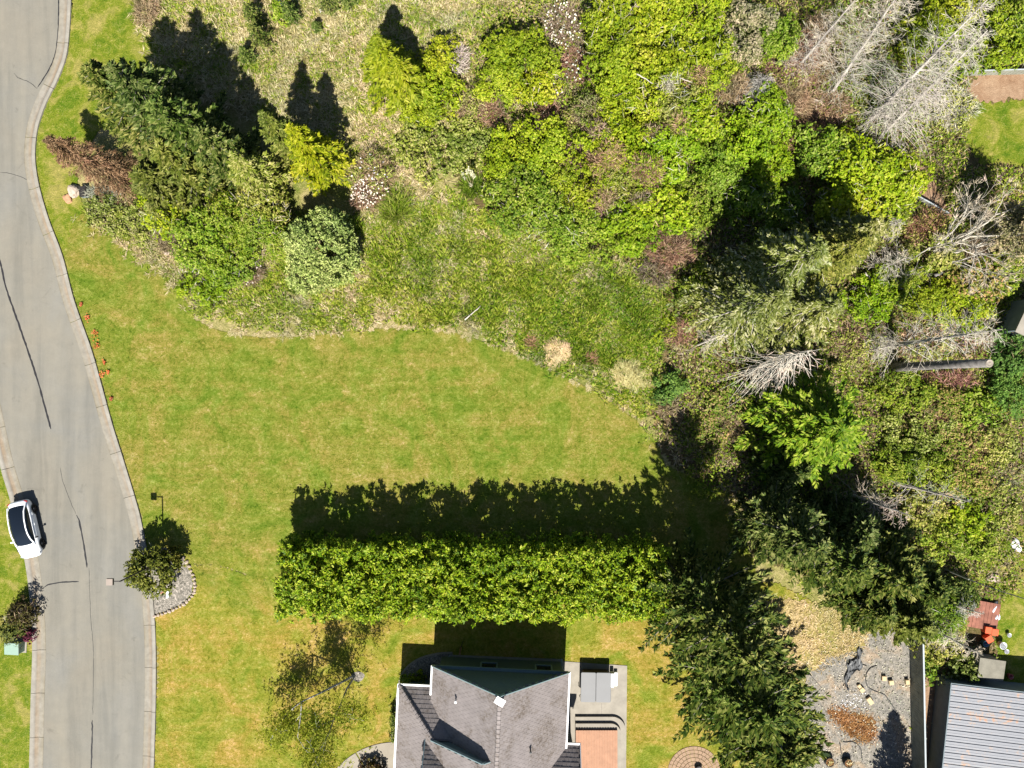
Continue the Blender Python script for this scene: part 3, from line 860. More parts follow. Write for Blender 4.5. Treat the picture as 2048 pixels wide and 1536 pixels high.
sheet('lawn', lawn_poly, 0.006, 'lawn', 0.9)
YARD = [(302,1120),(440,1130),(600,1180),(1560,1165),(1620,1200),(1640,1260),(1600,1320),(1600,1640),(305,1640)] + [tuple(p) for p in KR_OUT if p[1] > 1122][::-1]
sheet('yard_lawn', YARD, 0.011, 'yard', 2.0)
sheet('verge_left', [(-300,560),(-75,600)] + [tuple(p) for p in KL_OUT] + [(-300,1640)], 0.006, 'verge', 0)
sheet('kerbside_verge', [(150,-50),(290,-50),(280,40),(330,140),(300,240),(200,260),(150,330),(165,420),(140,460)] + [tuple(p + [2, 0]) for p in KR_OUT if p[1] < 520][::-1], 0.014, 'verge', 2.0)
sheet('gravel_yard', [(1612,1335),(1650,1310),(1700,1290),(1740,1240),(1790,1230),(1826,1250),(1836,1400),(1838,1640),(1590,1640),(1600,1450)], 0.019, 'gravel', 2.5)
sheet('dry_grass_patch', [(1530,1200),(1580,1195),(1640,1215),(1720,1220),(1745,1260),(1720,1300),(1660,1315),(1620,1340),(1575,1360),(1545,1300)], 0.024, 'dry_patch', 3.0)
sheet('mulch_patch', [(1655,1415),(1690,1424),(1725,1428),(1750,1440),(1752,1465),(1735,1485),(1700,1470),(1670,1440)], 0.026, 'bark_mulch', 2.6)
sheet('back_garden_lawn', [(1935,205),(2120,195),(2120,330),(1960,330),(1930,280)], 0.006, 'verge', 3)
sheet('soil_strip', [(1950,150),(2000,140),(2120,140),(2120,196),(1935,205),(1900,230)], 0.010, 'soil', 3)
sheet('soil_strip', [(1800,330),(1850,330),(1890,400),(1900,440),(1860,430),(1820,380)], 0.010, 'soil', 3)
sheet('side_garden_lawn', [(1990,1080),(2120,1000),(2120,1420),(2040,1420),(2000,1360),(1990,1290),(2000,1210),(1960,1150)], 0.012, 'verge', 3)
sheet('shed_yard_soil', [(1840,1310),(1990,1310),(1990,1400),(1905,1390),(1905,1640),(1852,1640)], 0.008, 'soil', 3)

# grass with its own blades
BARE = [[(1935,135),(2120,135),(2120,335),(1930,335)], [(1800,330),(1850,330),(1900,440),(1820,400)], [(1895,1355),(2120,1355),(2120,1640),(1895,1640)],
        [(1925,1195),(2000,1195),(2000,1290),(1925,1290)], [(1925,1295),(1985,1295),(1985,1345),(1925,1345)], [(1845,1310),(1900,1310),(1900,1640),(1845,1640)], [(2000,1200),(2120,1120),(2120,1420),(2000,1420),(1985,1290)]]
def clumped(poly, n, spread=.5, per=7, bare=True):
    """tufts gather in clumps with thin places between; edges trail off"""
    c = scatter(poly, max(1, n//per)); i = rng.integers(0, len(c), n)
    p = c[i] + np.stack([rng.normal(size=n)*spread, rng.normal(size=n)*spread, np.zeros(n)], 1)
    if bare:
        x = p[:, 0]*PXM+1024; y = 768-p[:, 1]*PXM; k = np.ones(n, bool)
        for b in BARE: k &= ~in_poly(x, y, b)
        p = p[k]
    return p
def grass(name, groups, mat, label, z=0.0):
    parts = []
    for poly, n, nbl, L, w, tilt, sp in groups:
        pos = clumped(poly, n, sp, 14 if poly is TUS else 7); pos[:, 2] = z
        parts.append(tuft_np(pos, nbl, L, w, tilt))
    o = link(name, mesh_np(name, *join_np(parts)), M[mat])
    return tag(o, label, 'grass', kind='stuff')
MEADOW_MID = [(560,430),(760,440),(900,390),(990,450),(1080,490),(1250,520),(1330,600),(1310,700),(1320,796),(1278,828),(1200,776),(1100,724),(1000,680),(930,658),(800,641),(600,657),(455,650),(394,618),(385,560),(540,560)]
MEADOW_TOP = [(300,-40),(1180,-40),(1170,160),(950,260),(900,340),(800,420),(720,420),(700,280),(560,240),(330,200),(300,60)]
WEEDY = [(160,410),(330,400),(400,520),(385,610),(330,530),(225,465)]
LUSH = [(1000,600),(1080,580),(1200,560),(1300,630),(1300,720),(1310,790),(1275,818),(1200,764),(1100,714),(1010,672)]
EDGE = [(380,610),(395,645),(450,668),(520,680),(600,676),(700,666),(800,659),(860,660),(930,676),(1000,698),(1100,742),(1200,794),(1290,850),(1290,842),(1200,784),(1100,730),(1000,686),(930,664),(860,649),(800,647),(700,654),(600,664),(520,666),(450,655)]
SCRUB_ALL = TH
TUS = [(700,470),(900,440),(1080,520),(1250,540),(1300,620),(1290,740),(1190,740),(1080,690),(960,640),(760,630)]
GRAVEL_EDGE = [(1560,1190),(1740,1210),(1760,1270),(1650,1330),(1600,1360),(1590,1640),(1560,1640),(1560,1340)]
grass('tall_grass', [(MEADOW_MID, 7000, 9, .46, .065, (.6, 1.4), .32), (MEADOW_TOP, 4200, 8, .40, .06, (.6, 1.4), .45), (TUS, 1500, 9, .68, .075, (.35, 1.25), .30), (SCRUB_ALL, 9000, 8, .45, .07, (.5, 1.4), .6), (WEEDY, 700, 8, .35, .05, (.5, 1.3), .5)],
      'gr_green', 'tall rough green grass covering the unmown field')
grass('straw_grass', [(MEADOW_MID, 2500, 11, .46, .05, (.85, 1.5), .30), (MEADOW_TOP, 5600, 10, .50, .05, (.85, 1.5), .55), (SCRUB_ALL, 4200, 8, .5, .05, (.7, 1.45), .6), (TUS, 1100, 10, .5, .05, (.85, 1.5), .35), (WEEDY, 900, 10, .42, .045, (.7, 1.45), .5), (EDGE, 900, 7, .15, .03, (1.2, 1.52), .06), (GRAVEL_EDGE, 500, 6, .22, .04, (1.0, 1.5), .5)],
      'gr_straw', 'dry straw-coloured grass lying through the unmown field')
grass('lush_grass', [(LUSH, 1300, 10, .5, .07, (.5, 1.3), .7)], 'gr_lush', 'lush dark green grass along the foot of the field')
def fibres(name, poly, n, mat, label, L=.3, w=.04, sp=.25):
    p = clumped(poly, n, sp, 5, False); m = len(p); p[:, 2] = rnd(m, .03, .09)
    tag(link(name, mesh_np(name, *leaves_np(p, rng.normal(size=(m, 3))*[1, 1, .15], rng.normal(size=(m, 3))*.35+[0, 0, 1], L*rnd(m, .5, 1.4), w*rnd(m, .6, 1.5))), M[mat]), label, 'debris', kind='stuff')
fibres('bark_debris', [(1655,1415),(1725,1425),(1752,1440),(1752,1468),(1735,1488),(1700,1474),(1665,1440)], 900, 'mulch_bits', 'brown bark shreds spread over the gravel yard')
fibres('dry_stalks', [(1535,1200),(1640,1205),(1740,1225),(1745,1265),(1700,1310),(1620,1345),(1560,1360)], 1700, 'gr_straw', 'pale dry stalks lying on the parched grass patch', .35, .04, .35)
fibres('gravel_chips', [(1612,1335),(1740,1250),(1826,1250),(1836,1640),(1600,1640)], 2600, 'chips', 'loose pale and dark stones over the gravel yard', .10, .08, .8)
# leafy undergrowth and dead bracken between the shrubs
def cover(name, n, mat, label, lo, hi, leaf, wid, sp):
    p = clumped([(950,60),(1160,-40),(2060,-40),(2060,1320),(1880,1320),(1840,1230),(1720,1150),(1560,1040),(1480,990),(1370,930),(1310,840),(1340,760),(1340,600),(1240,500),(1060,440),(940,330)], n, sp, 18)
    m = len(p); p[:, 2] = rnd(m, lo, hi)
    o = link(name, mesh_np(name, *leaves_np(p, rng.normal(size=(m, 3))*[1, 1, .3], rng.normal(size=(m, 3))*.45+[0, 0, 1], leaf*rnd(m, .6, 1.3), wid*rnd(m, .6, 1.3))), M[mat])
    return tag(o, label, 'undergrowth', kind='stuff')
cover('undergrowth', 34000, 'lf_mid', 'low leafy green undergrowth between the shrubs', .05, .7, .24, .14, .8)
cover('bramble_undergrowth', 30000, 'lf_bramble', 'tangled reddish green bramble undergrowth between the shrubs', .05, .8, .22, .11, .9)
cover('dead_bracken', 36000, 'brown_twig', 'dead brown stalks between the shrubs', .05, .6, .5, .035, .8)

# ------------------------------------------------------------------ the house
TH_R = math.radians(-2.7)
hb = at(1003, 1306)
house = empty('house', hb, 'grey tiled house with steep gable, white gutters and teal trim', 'house', None, TH_R)
def L3(u, v, z): return Vector((u, -v, z))
EV, TM = 3.1, 0.89           # main eave height and pitch
RW = 4.95
RZ = EV + RW*TM
tile_bits = {}
def roof_plane(O, e, s, poly, mb_tiles, mb_deck, tw=0.30, th=0.31, clip=None):
    """O origin, e unit along the eave, s unit up the slope, poly in (a,b) along those; tiles lie in shingled courses"""
    n = e.cross(s).normalized()
    if n.z < 0: n = -n
    mb_deck.add([O + e*a + s*b - n*0.03 for a, b in poly], [list(range(len(poly)))])
    A = np.array(poly); lo = A.min(0); hi = A.max(0)
    row = 0; b = lo[1]
    while b < hi[1]-0.02:
        off = (row % 2)*tw*0.5
        a = lo[0] - off
        while a < hi[0]:
            c = (a+tw/2, b+th/2)
            if in_poly(np.array([c[0]]), np.array([c[1]]), poly)[0]:
                t0 = 0.026 + random.uniform(-.006, .006); g = 0.006
                p = O + e*(a+g) + s*(b-0.02)
                w = e*(tw-2*g); l = s*(th+0.05)
                vs = [p+n*t0, p+w+n*(t0+random.uniform(-.004, .004)), p+w+l+n*0.006, p+l+n*0.006, p-n*0.01, p+w-n*0.01]
                mb_tiles.add(vs, [[0, 1, 2, 3], [4, 5, 1, 0]])
            a += tw
        b += th; row += 1

tiles = MB(); deck = MB()
def slope_vec(dv, pitch):
    d = Vector(dv); d.z = pitch; return d.normalized()
VE = 13.0
# main gable: west and east slopes
lenW = RW*math.sqrt(1+TM*TM)
roof_plane(L3(-RW, 0, EV), Vector((0, -1, 0)), slope_vec((1, 0, 0), TM), [(0, 0), (VE, 0), (VE, lenW), (0, lenW)], tiles, deck)
roof_plane(L3(RW, 0, EV), Vector((0, -1, 0)), slope_vec((-1, 0, 0), TM), [(0, 0), (VE, 0), (VE, lenW), (0, lenW)], tiles, deck)
# west wing with a hipped foot and a small gable above it
WE, WT, WU, WV, WR = 2.5, 0.75, -7.4, 1.75, -0.9
run = WR-WU; lenWW = run*math.sqrt(1+WT*WT); ks = math.sqrt(1+WT*WT)
hip = 2.85
roof_plane(L3(WU, WV, WE), Vector((0, -1, 0)), slope_vec((1, 0, 0), WT), [(0, 0), (VE-WV, 0), (VE-WV, lenWW), (hip, lenWW), (hip, hip*ks)], tiles, deck)
roof_plane(L3(WU, WV, WE), Vector((1, 0, 0)), slope_vec((0, -1, 0), WT), [(0, 0), (5.0, 0), (5.0, hip*ks), (hip, hip*ks)], tiles, deck)
roof_plane(L3(WR+1.2, WV+hip, WE+run*WT-1.2*WT), Vector((0, -1, 0)), slope_vec((-1, 0, 0), WT), [(0, 0), (8, 0), (8, 1.2*ks), (0, 1.2*ks)], tiles, deck)
# small cross gable rising from the west slope
DU, DV, DT = -5.1, 4.9, 0.97
DZ = WE + (DU-WU)*WT
roof_plane(L3(DU, DV, DZ), Vector((1, 0, 0)), slope_vec((0, -1, 0), DT), [(0, 0), (4.0, 0), (4.0, 3*math.sqrt(1+DT*DT)), (0, 3*math.sqrt(1+DT*DT))], tiles, deck)
# east wing, its shaded north slope
EU, EVV, EZ, ET = 6.0, 5.3, 2.9, 0.97
roof_plane(L3(0.5, EVV, EZ), Vector((1, 0, 0)), slope_vec((0, -1, 0), ET), [(0, 0), (EU-0.5, 0), (EU-0.5, 4*math.sqrt(1+ET*ET)), (0, 4*math.sqrt(1+ET*ET))], tiles, deck)
rf = deck.build('roof', M['roof_under'], house)
tl = tiles.build('roof_tiles', M['roof_tile'], rf); tl['kind'] = 'stuff'

# ridge and hip caps, one by one
capme = MB()
capme.add([(-.16, -.14, -.03), (-.10, -.14, .045), (.10, -.14, .045), (.16, -.14, -.03), (-.15, .16, -.045), (-.09, .16, .02), (.09, .16, .02), (.15, .16, -.045)],
          [[0, 1, 5, 4], [1, 2, 6, 5], [2, 3, 7, 6], [3, 2, 1, 0], [4, 5, 6, 7]])
capmesh = mesh_py('ridge_cap', capme.v, capme.f); capmesh.materials.append(M['roof_tile'])
def caps(a, b, up=(0, 0, 1)):
    a = Vector(a); b = Vector(b); n = int((b-a).length/0.30); d = (b-a).normalized()
    q = d.to_track_quat('Y', 'Z')
    for i in range(n):
        o = link('ridge_cap', capmesh, None, rf)
        o.location = a + d*(0.15+i*0.30) + Vector((0, 0, 0.075)); o.rotation_mode = 'QUATERNION'; o.rotation_quaternion = q
caps(L3(0, 0.05, RZ), L3(0, 6.5, RZ))
caps(L3(WU, WV, WE), L3(WU+hip, WV+hip, WE+hip*WT))

# gutters (white) along the eaves, teal barge boards up the gables
g = MB()
def gutter(p, q, name='gutter'):
    MB().beam(p, q, 0.13, 0.12).build(name, M['white_paint'], house)
gutter(L3(-RW-.05, -.05, EV-.03), L3(-RW-.05, 2.1, EV-.03))
gutter(L3(RW+.05, -.05, EV-.03), L3(RW+.05, EVV+.3, EV-.03))
gutter(L3(WU-.06, WV-.1, WE-.02), L3(WU-.06, 12.5, WE-.02))
gutter(L3(WU-.06, WV-.06, WE-.02), L3(-RW+.4, WV-.06, WE-.02))
gutter(L3(4.9, EVV-.06, EZ-.02), L3(EU+.06, EVV-.06, EZ-.02))
def barge(p, q):
    MB().beam(p, q, 0.06, 0.24).build('barge_board', M['teal_trim'], house)
barge(L3(-RW, -.03, EV+.02), L3(0, -.03, RZ+.02)); barge(L3(RW, -.03, EV+.02), L3(0, -.034, RZ+.02))
zz = WE+hip*WT
barge(L3(WU+hip-.1, WV+hip-.03, zz+.0), L3(WR, WV+hip-.03, WE+run*WT+.03))
barge(L3(WR+1.0, WV+hip-.034, WE+run*WT-1.0*WT), L3(WR, WV+hip-.034, WE+run*WT+.03))
MB().beam(L3(DU-.03, DV-.1, DZ-.05), L3(DU-.03, DV+3, DZ+3*DT), .06, .24).build('barge_board', M['teal_trim'], house)
MB().beam(L3(EU+.03, EVV, EZ), L3(EU+.03, EVV+4, EZ+4*ET), .06, .24).build('barge_board', M['white_paint'], house)
MB().beam(L3(-RW+.05, .10, EV-.12), L3(RW-.05, .10, EV-.12), .28, .10).build('frieze_board', M['teal_trim'], house)
# walls
w = MB()
w.prism([(-4.55, -.45), (4.55, -.45), (4.55, -VE), (-4.55, -VE)], -.05, EV-.2)
w.build('wall', M['siding'], house)
w = MB(); w.add([L3(-4.85, .18, EV-.1), L3(4.85, .18, EV-.1), L3(0, .18, RZ-.12), L3(-4.85, .42, EV-.1), L3(4.85, .42, EV-.1), L3(0, .42, RZ-.12)], [[0, 1, 2], [5, 4, 3], [0, 3, 4, 1], [1, 4, 5, 2], [2, 5, 3, 0]])
w.build('gable_wall', M['siding'], house)
MB().prism([(-6.9, -2.3), (-4.6, -2.3), (-4.6, -VE), (-6.9, -VE)], -.05, WE-.15).build('wall', M['siding'], house)
MB().prism([(4.6, -5.8), (5.6, -5.8), (5.6, -VE), (4.6, -VE)], -.05, EZ-.15).build('wall', M['siding'], house)
w = MB(); w.add([L3(WU+hip+.2, WV+hip+.1, zz-.6), L3(WR+.5, WV+hip+.1, zz-.6), L3(WR+.5, WV+hip+.1, WE+run*WT-.5), L3(WR, WV+hip+.1, WE+run*WT-.08), L3(WU+hip+.2, WV+hip+.1, zz+.05)], [[0, 1, 2, 3, 4]])
w.build('gable_wall', M['siding'], house)
MB().add([L3(DU+.12, DV, DZ-1), L3(DU+.12, DV+3, DZ-1), L3(DU+.12, DV+3, DZ+3*DT-.1), L3(DU+.12, DV, DZ-.05)], [[0, 1, 2, 3]]).build('gable_wall', M['siding'], house)
# windows under the gable
for u in (-0.9, 3.2):
    f = MB(); f.beam(L3(u-.6, .40, 2.2), L3(u+.6, .40, 2.2), .12, .09); f.beam(L3(u-.6, .40, 1.0), L3(u+.6, .40, 1.0), .12, .09)
    f.beam(L3(u-.6, .40, 1.0), L3(u-.6, .40, 2.2), .09, .12); f.beam(L3(u+.6, .40, 1.0), L3(u+.6, .40, 2.2), .09, .12)
    wo = f.build('window', M['teal_trim'], house)
    MB().box((u, -.43, 1.6), (1.1, .03, 1.1)).build('pane', M['glass'], wo)
# small things on the roof
MB().box((0, 0, 0), (.66, .5, .05)).build('ridge_end_cap', M['white_paint'], house, loc=L3(.02, .28, RZ+.14), rot=(0, 0, math.radians(-28)), bevel=.01)
for u, v in ((-3.05, 1.6), (2.3, 4.5)):
    z = EV + (RW-abs(u))*TM
    MB().lathe([(.05, -.1), (.05, .32), (.085, .33), (.085, .40), (.0, .42)], 10).build('vent_pipe', M['white_paint'] if u < 0 else M['black_plastic'], house, loc=L3(u, v, z))

# terrace, spa, steps, deck
sheet('terrace', [(1120,1322),(1254,1331),(1251,1640),(1120,1640)], 0.045, 'concrete')
sheet('footing_strip', [(900,1309),(1126,1318),(1126,1330),(900,1322)], 0.030, 'concrete')
MB().beam(at(1203, 1406)+Vector((0, 0, .048)), at(1203, 1427)+Vector((0, 0, .048)), .02, .002).build('expansion_joint', M['roof_under'], bpy.data.objects['terrace'])
spa = empty('hot_tub', at(1189, 1355), 'square hot tub with grey folding cover on the terrace', 'hot tub', None, math.radians(-1))
def rbox(mb, x0, x1, y0, y1, z0, z1, r, seg=5):
    poly = []
    for cx, cy, a0 in ((x1-r, y1-r, 0), (x0+r, y1-r, 90), (x0+r, y0+r, 180), (x1-r, y0+r, 270)):
        for k in range(seg+1):
            a = math.radians(a0 + 90*k/seg); poly.append((cx+r*math.cos(a), cy+r*math.sin(a)))
    mb.prism(poly, z0, z1)
# hot tub measured 2.1 m square, 0.95 m high
tcx, tcy = 0.0, -0.35
m = MB(); rbox(m, -1.02, 1.02, tcy-1.02, tcy+1.02, .045, .86, .18); m.build('cabinet', M['spa_side'], spa)
cv = MB(); rbox(cv, -1.14, -.012, tcy-1.13, tcy+1.13, .87, .97, .10); c1 = cv.build('cover_panel', M['spa_cover'], spa, bevel=.03)
cv = MB(); rbox(cv, .012, 1.14, tcy-1.13, tcy+1.13, .87, .97, .10); c2 = cv.build('cover_panel', M['spa_cover'], spa, bevel=.03)
MB().box((0, tcy, .90), (.03, 2.1, .05)).build('cover_hinge', M['dark_metal'], spa)
MB().tube([(-1.1, tcy-.75, .55), (-1.2, tcy-.75, .6), (-1.2, tcy-.75, .98)], [.025]*3, 6).build('cover_lifter', M['dark_metal'], spa)
st = empty('spa_steps', at(1223, 1345), 'white two-tread plastic steps beside the hot tub', 'steps', None, math.radians(-2))
for i, (x, z) in enumerate(((0.0, .52), (.30, .28))):
    MB().box((x, -.38, z/2+.045), (.27, 1.05, z)).build('tread', M['white_plastic'], st, bevel=.03)

def rounded_step(name, x0, x1, ytop, r, z0, z1, parent, mat):
    """slab with its outer corner rounded; pixel coordinates on the ground"""
    poly = [at(x0, 1640), at(x0, ytop)]
    for k in range(9):
        a = math.radians(90-90*k/8)
        poly.append(at(x1-r + r*math.cos(a), ytop+r - r*math.sin(a)))
    poly.append(at(x1, 1640))
    return MB().prism([(p.x, p.y) for p in poly], z0, z1).build(name, mat, parent)
steps = empty('terrace_steps', (0, 0, 0), 'curved concrete steps climbing to the pink deck', 'steps')
rounded_step('step', 1150, 1250, 1431, 26, .04, .23, steps, M['concrete'])
rounded_step('step', 1150, 1240, 1442, 20, .23, .42, steps, M['concrete'])
dk = empty('deck', at(1190, 1460), 'low deck of pink boards beside the east wing', 'deck')
o0 = at(1190, 1460)
n = 16
for i in range(n):
    x0 = 1150 + (1233-1150)*i/n; x1 = 1150 + (1233-1150)*(i+1)/n
    a = at(x0, 1453); b = at(x1, 1453)
    MB().box(((a.x+b.x)/2-o0.x, a.y-3.5-o0.y, .595), (b.x-a.x-.03, 7.0, .03)).build('plank', M['deck'], dk)
a = at(1150, 1453); b = at(1233, 1453)
MB().box(((a.x+b.x)/2-o0.x, a.y-3.5-o0.y-.02, .50), (b.x-a.x-.02, 6.96, .155)).build('deck_frame', M['tan_wood'], dk)

# planting bed and path slabs by the house front
BED = [(800,1380),(806,1352),(820,1332),(845,1316),(880,1308),(905,1307),(905,1330),(870,1400),(812,1420),(800,1540),(795,1600),(782,1560),(786,1450),(792,1400)]
sheet('planting_bed', BED, 0.020, 'bed_gravel', 1.0)
edge = smooth_line([(905,1305),(880,1306),(845,1314),(818,1330),(802,1352),(795,1385),(788,1430),(784,1480)], 11)
be = empty('bed_edging', at(802, 1352), 'low concrete edging curving round the planting bed by the house', 'edging')
for i in range(len(edge)-1):
    a = at(*edge[i])-be.location; b = at(*edge[i+1])-be.location
    MB().beam(a+Vector((0, 0, .045)), b+(a-b)*.05+Vector((0, 0, .045)), .13, .09).build('edging_stone', M['concrete_warm'], be)
path = empty('front_path', at(730, 1500), 'curved path of pale concrete slabs in front of the house', 'path')
ang = [0, 30, 58, 86, 112]
pc = np.array([790, 1640.])
def arc(r, a): return pc + r*np.array([-math.sin(math.radians(a)), -math.cos(math.radians(a))])
for i in range(len(ang)-1):
    a0, a1 = ang[i]+.5, ang[i+1]-.5
    pts = [arc(156, a0+(a1-a0)*k/6) for k in range(7)] + [arc(60, a1-(a1-a0)*k/6) for k in range(7)]
    poly = [(at(*p)-path.location).xy for p in pts]
    MB().prism([tuple(p) for p in poly], 0.0, .055).build('slab', M['concrete_warm'], path)
pts = [(791,1484),(830,1486),(830,1580),(791,1580)]
MB().prism([tuple((at(*p)-path.location).xy) for p in pts], 0, .053).build('slab', M['concrete_warm'], path)

# paved circle
pv = empty('paver_circle', at(1388, 1545), 'round patio of tan pavers laid in rings by the big cypress', 'patio')
for ring in range(1, 8):
    r0, r1 = ring*.29-.27, ring*.29; nn = max(5, int(2*math.pi*r1/.34))
    for k in range(nn):
        a0 = 2*math.pi*(k+.04+.5*(ring % 2))/nn; a1 = 2*math.pi*(k+.96+.5*(ring % 2))/nn
        if pv.location.y + r1*math.sin((a0+a1)/2) < -31: continue
        poly = [(r*math.cos(a), r*math.sin(a)) for r, a in ((r0+.02, a0), (r1, a0), (r1, (a0+a1)/2), (r1, a1), (r0+.02, a1))]
        MB().prism(poly, .0, .05+random.uniform(-.005, .005)).build('paver', M['paver'], pv)
fp = empty('fire_bowl', at(1396, 1536), 'black iron garden ornament on the paver circle', 'ornament')
MB().lathe([(.10, .05), (.12, .10), (.28, .25), (.30, .33), (.24, .31), (.05, .2)], 14).build('bowl', M['dark_metal'], fp, True)
for k in range(3):
    a = k*2.1; MB().tube([(.22*math.cos(a), .22*math.sin(a), .05), (.16*math.cos(a), .16*math.sin(a), .24)], [.02, .02], 6).build('leg', M['dark_metal'], fp)

# post and rail in the shade before the gable
gp = empty('clothes_post', at(922, 1294), 'weathered post with crossarm in the shade behind the house', 'post')
MB().box((0, 0, .7), (.12, .12, 1.4)).build('post', M['tan_wood'], gp)
MB().tube([(0, 0, 1.35), (.05, .35, 1.3), (.22, .8, .9)], [.03, .03, .02], 6).build('crossarm', M['dark_metal'], gp)
for x0, y0, x1, y1 in ((892, 1322, 900, 1310), (1124, 1330, 1123, 1317)):
    fo = empty('downpipe', at(x0, y0), 'teal %s downpipe foot by the shaded gable wall' % ('western' if x0 < 1000 else 'eastern'), 'downpipe', 'downpipes at the gable')
    d = at(x1, y1)-at(x0, y0)
    MB().tube([(0, 0, 2.6), (0, 0, .25), (d.x*.5, d.y*.5, .12), (d.x, d.y, .06)], [.045]*4, 8).build('pipe', M['teal_trim'], fo)

# ------------------------------------------------------------------ parked car
M['car_white'] = plain('white_car_paint', (.70,.72,.74), 0.25, 0.5, 0, 0.02)
M['car_glass'] = plain('tinted_car_glass', (.006,.009,.014), 0.06, 0.6, 0, 0.0)
M['tyre'] = plain('tyre_rubber', (.012,.012,.012), 0.85, 0.2, 0, 0.1)
M['rim'] = plain('dark_alloy', (.035,.035,.038), 0.4, 0.5, 0.6, 0.1)
M['lamp_red'] = plain('red_tail_lamp', (.25,.01,.01), 0.3, 0.5, 0, 0.05)
M['lamp_clear'] = plain('headlamp_glass', (.30,.32,.34), 0.15, 0.6, 0, 0.05)
def build_car():
    # axis from the rear (top of the photo) to the front: local +y is the nose
    ra = at(70, 1017); fa = at(87, 1089)        # right-hand wheels on the ground
    d = (fa-ra); ang = math.atan2(d.y, d.x) - math.pi/2
    mid = (ra+fa)/2
    side = Vector((d.y, -d.x, 0)).normalized()  # towards the kerb or the road
    if side.x > 0: side = -side
    c = mid + side*0.80 + Vector((.12, .10, 0))
    car = empty('parked_car', c, 'white car with black glass roof parked at the left kerb', 'car', None, ang)
    car.scale = (.95, .95, .95)
    st = [  # y, half width, z low, z belt, z top centre
        (-2.34, .55, .42, .70, .78), (-2.28, .74, .34, .82, .92), (-2.05, .86, .26, .92, 1.02), (-1.45, .92, .22, .94, 1.05), (-.6, .93, .20, .92, .98),
        (.4, .93, .20, .90, .95), (1.05, .92, .20, .88, .98), (1.55, .90, .22, .84, .94), (2.0, .84, .25, .76, .84), (2.24, .70, .30, .66, .72), (2.34, .50, .38, .56, .60)]
    vs = []; fs = []; k = 11
    for y, w, zl, zb, zt in st:
        half = [(w*.80, zl), (w*.97, zl+.10), (w, (zl+zb)/2), (w*.955, zb), (w*.72, zt-.015)]
        ring = [(-x, z) for x, z in half] + [(0, zt)] + [(x, z) for x, z in half[::-1]]
        vs += [(x, y, z) for x, z in ring]
    for i in range(len(st)-1):
        for j in range(k):
            a, b = i*k+j, i*k+(j+1) % k
            fs.append([a, b, b+k, a+k])
    fs.append(list(range(k))); fs.append([(len(st)-1)*k+j for j in range(k)][::-1])
    me = mesh_py('body', vs, fs, True)
    bmm = bmesh.new(); bmm.from_mesh(me); bmesh.ops.recalc_face_normals(bmm, faces=bmm.faces); bmm.to_mesh(me); bmm.free()
    body = link('body', me, M['car_white'], car)
    md = body.modifiers.new('sub', 'SUBSURF'); md.levels = md.render_levels = 2
    # greenhouse: dark glass from windscreen over the roof to the rear window
    gs = [(-1.98, .70, .98, .62, 1.02), (-1.55, .79, .95, .62, 1.26), (-.85, .82, .93, .60, 1.42), (-.15, .83, .92, .60, 1.46), (.35, .83, .92, .60, 1.41), (.85, .81, .90, .60, 1.20), (1.28, .74, .92, .66, .97)]
    vs = []; fs = []; k = 6
    for y, wb, zb, wt, zt in gs:
        vs += [(-wb, y, zb), (-(wb*.55+wt*.45), y, zb+(zt-zb)*.55), (-wt, y, zt-.02), (wt, y, zt-.02), ((wb*.55+wt*.45), y, zb+(zt-zb)*.55), (wb, y, zb)]
    for i in range(len(gs)-1):
        for j in range(k-1):
            a = i*k+j; fs.append([a, a+1, a+1+k, a+k])
    fs.append([0, 1, 2, 3, 4, 5]); fs.append([(len(gs)-1)*k+j for j in range(6)][::-1])
    me = mesh_py('glasshouse', vs, fs, True)
    bmm = bmesh.new(); bmm.from_mesh(me); bmesh.ops.recalc_face_normals(bmm, faces=bmm.faces); bmm.to_mesh(me); bmm.free()
    gl = link('glass_roof', me, M['car_glass'], car)
    md = gl.modifiers.new('sub', 'SUBSURF'); md.levels = md.render_levels = 2
    for s in (-1, 1):
        pts = [(s*.70, 1.42, .90), (s*.70, 1.10, 1.07), (s*.655, .80, 1.24), (s*.635, .35, 1.395), (s*.635, -.15, 1.45), (s*.64, -.85, 1.41), (s*.66, -1.45, 1.28), (s*.72, -1.9, 1.06)]
        m = MB()
        for a, b in zip(pts[:-1], pts[1:]): m.beam(a, Vector(b)+(Vector(b)-Vector(a))*.06, .085, .05)
        m.build('roof_rail', M['car_white'], car)
        m = MB(); m.beam((s*.83, .95, .955), (s*.85, -1.45, .975), .03, .035); m.build('window_trim', M['car_white'], car)
        for yy, z in ((-.35, .95), (-1.2, .98)):
            MB().beam((s*.82, yy, z-.02), (s*.655, yy+.05, 1.36 if yy > -1 else 1.30), .05, .05).build('pillar', M['car_glass'], car)
            MB().box((s*.935, yy+.1, .80), (.03, .20, .03)).build('door_handle', M['car_white'], car, bevel=.01)
        mr = MB(); mr.box((s*1.01, .78, 1.0), (.20, .12, .13)); mo = mr.build('mirror', M['car_white'] if s > 0 else M['black_plastic'], car, bevel=.03)
        MB().beam((s*.86, .82, .96), (s*.96, .80, .98), .05, .04).build('mirror_stalk', M['black_plastic'], mo)
        MB().box((s*.66, 2.10, .68), (.30, .22, .10), -s*.5).build('headlamp', M['lamp_clear'], car, bevel=.03)
        MB().box((s*.68, -2.19, .82), (.26, .14, .12), s*.4).build('tail_lamp', M['lamp_red'], car, bevel=.03)
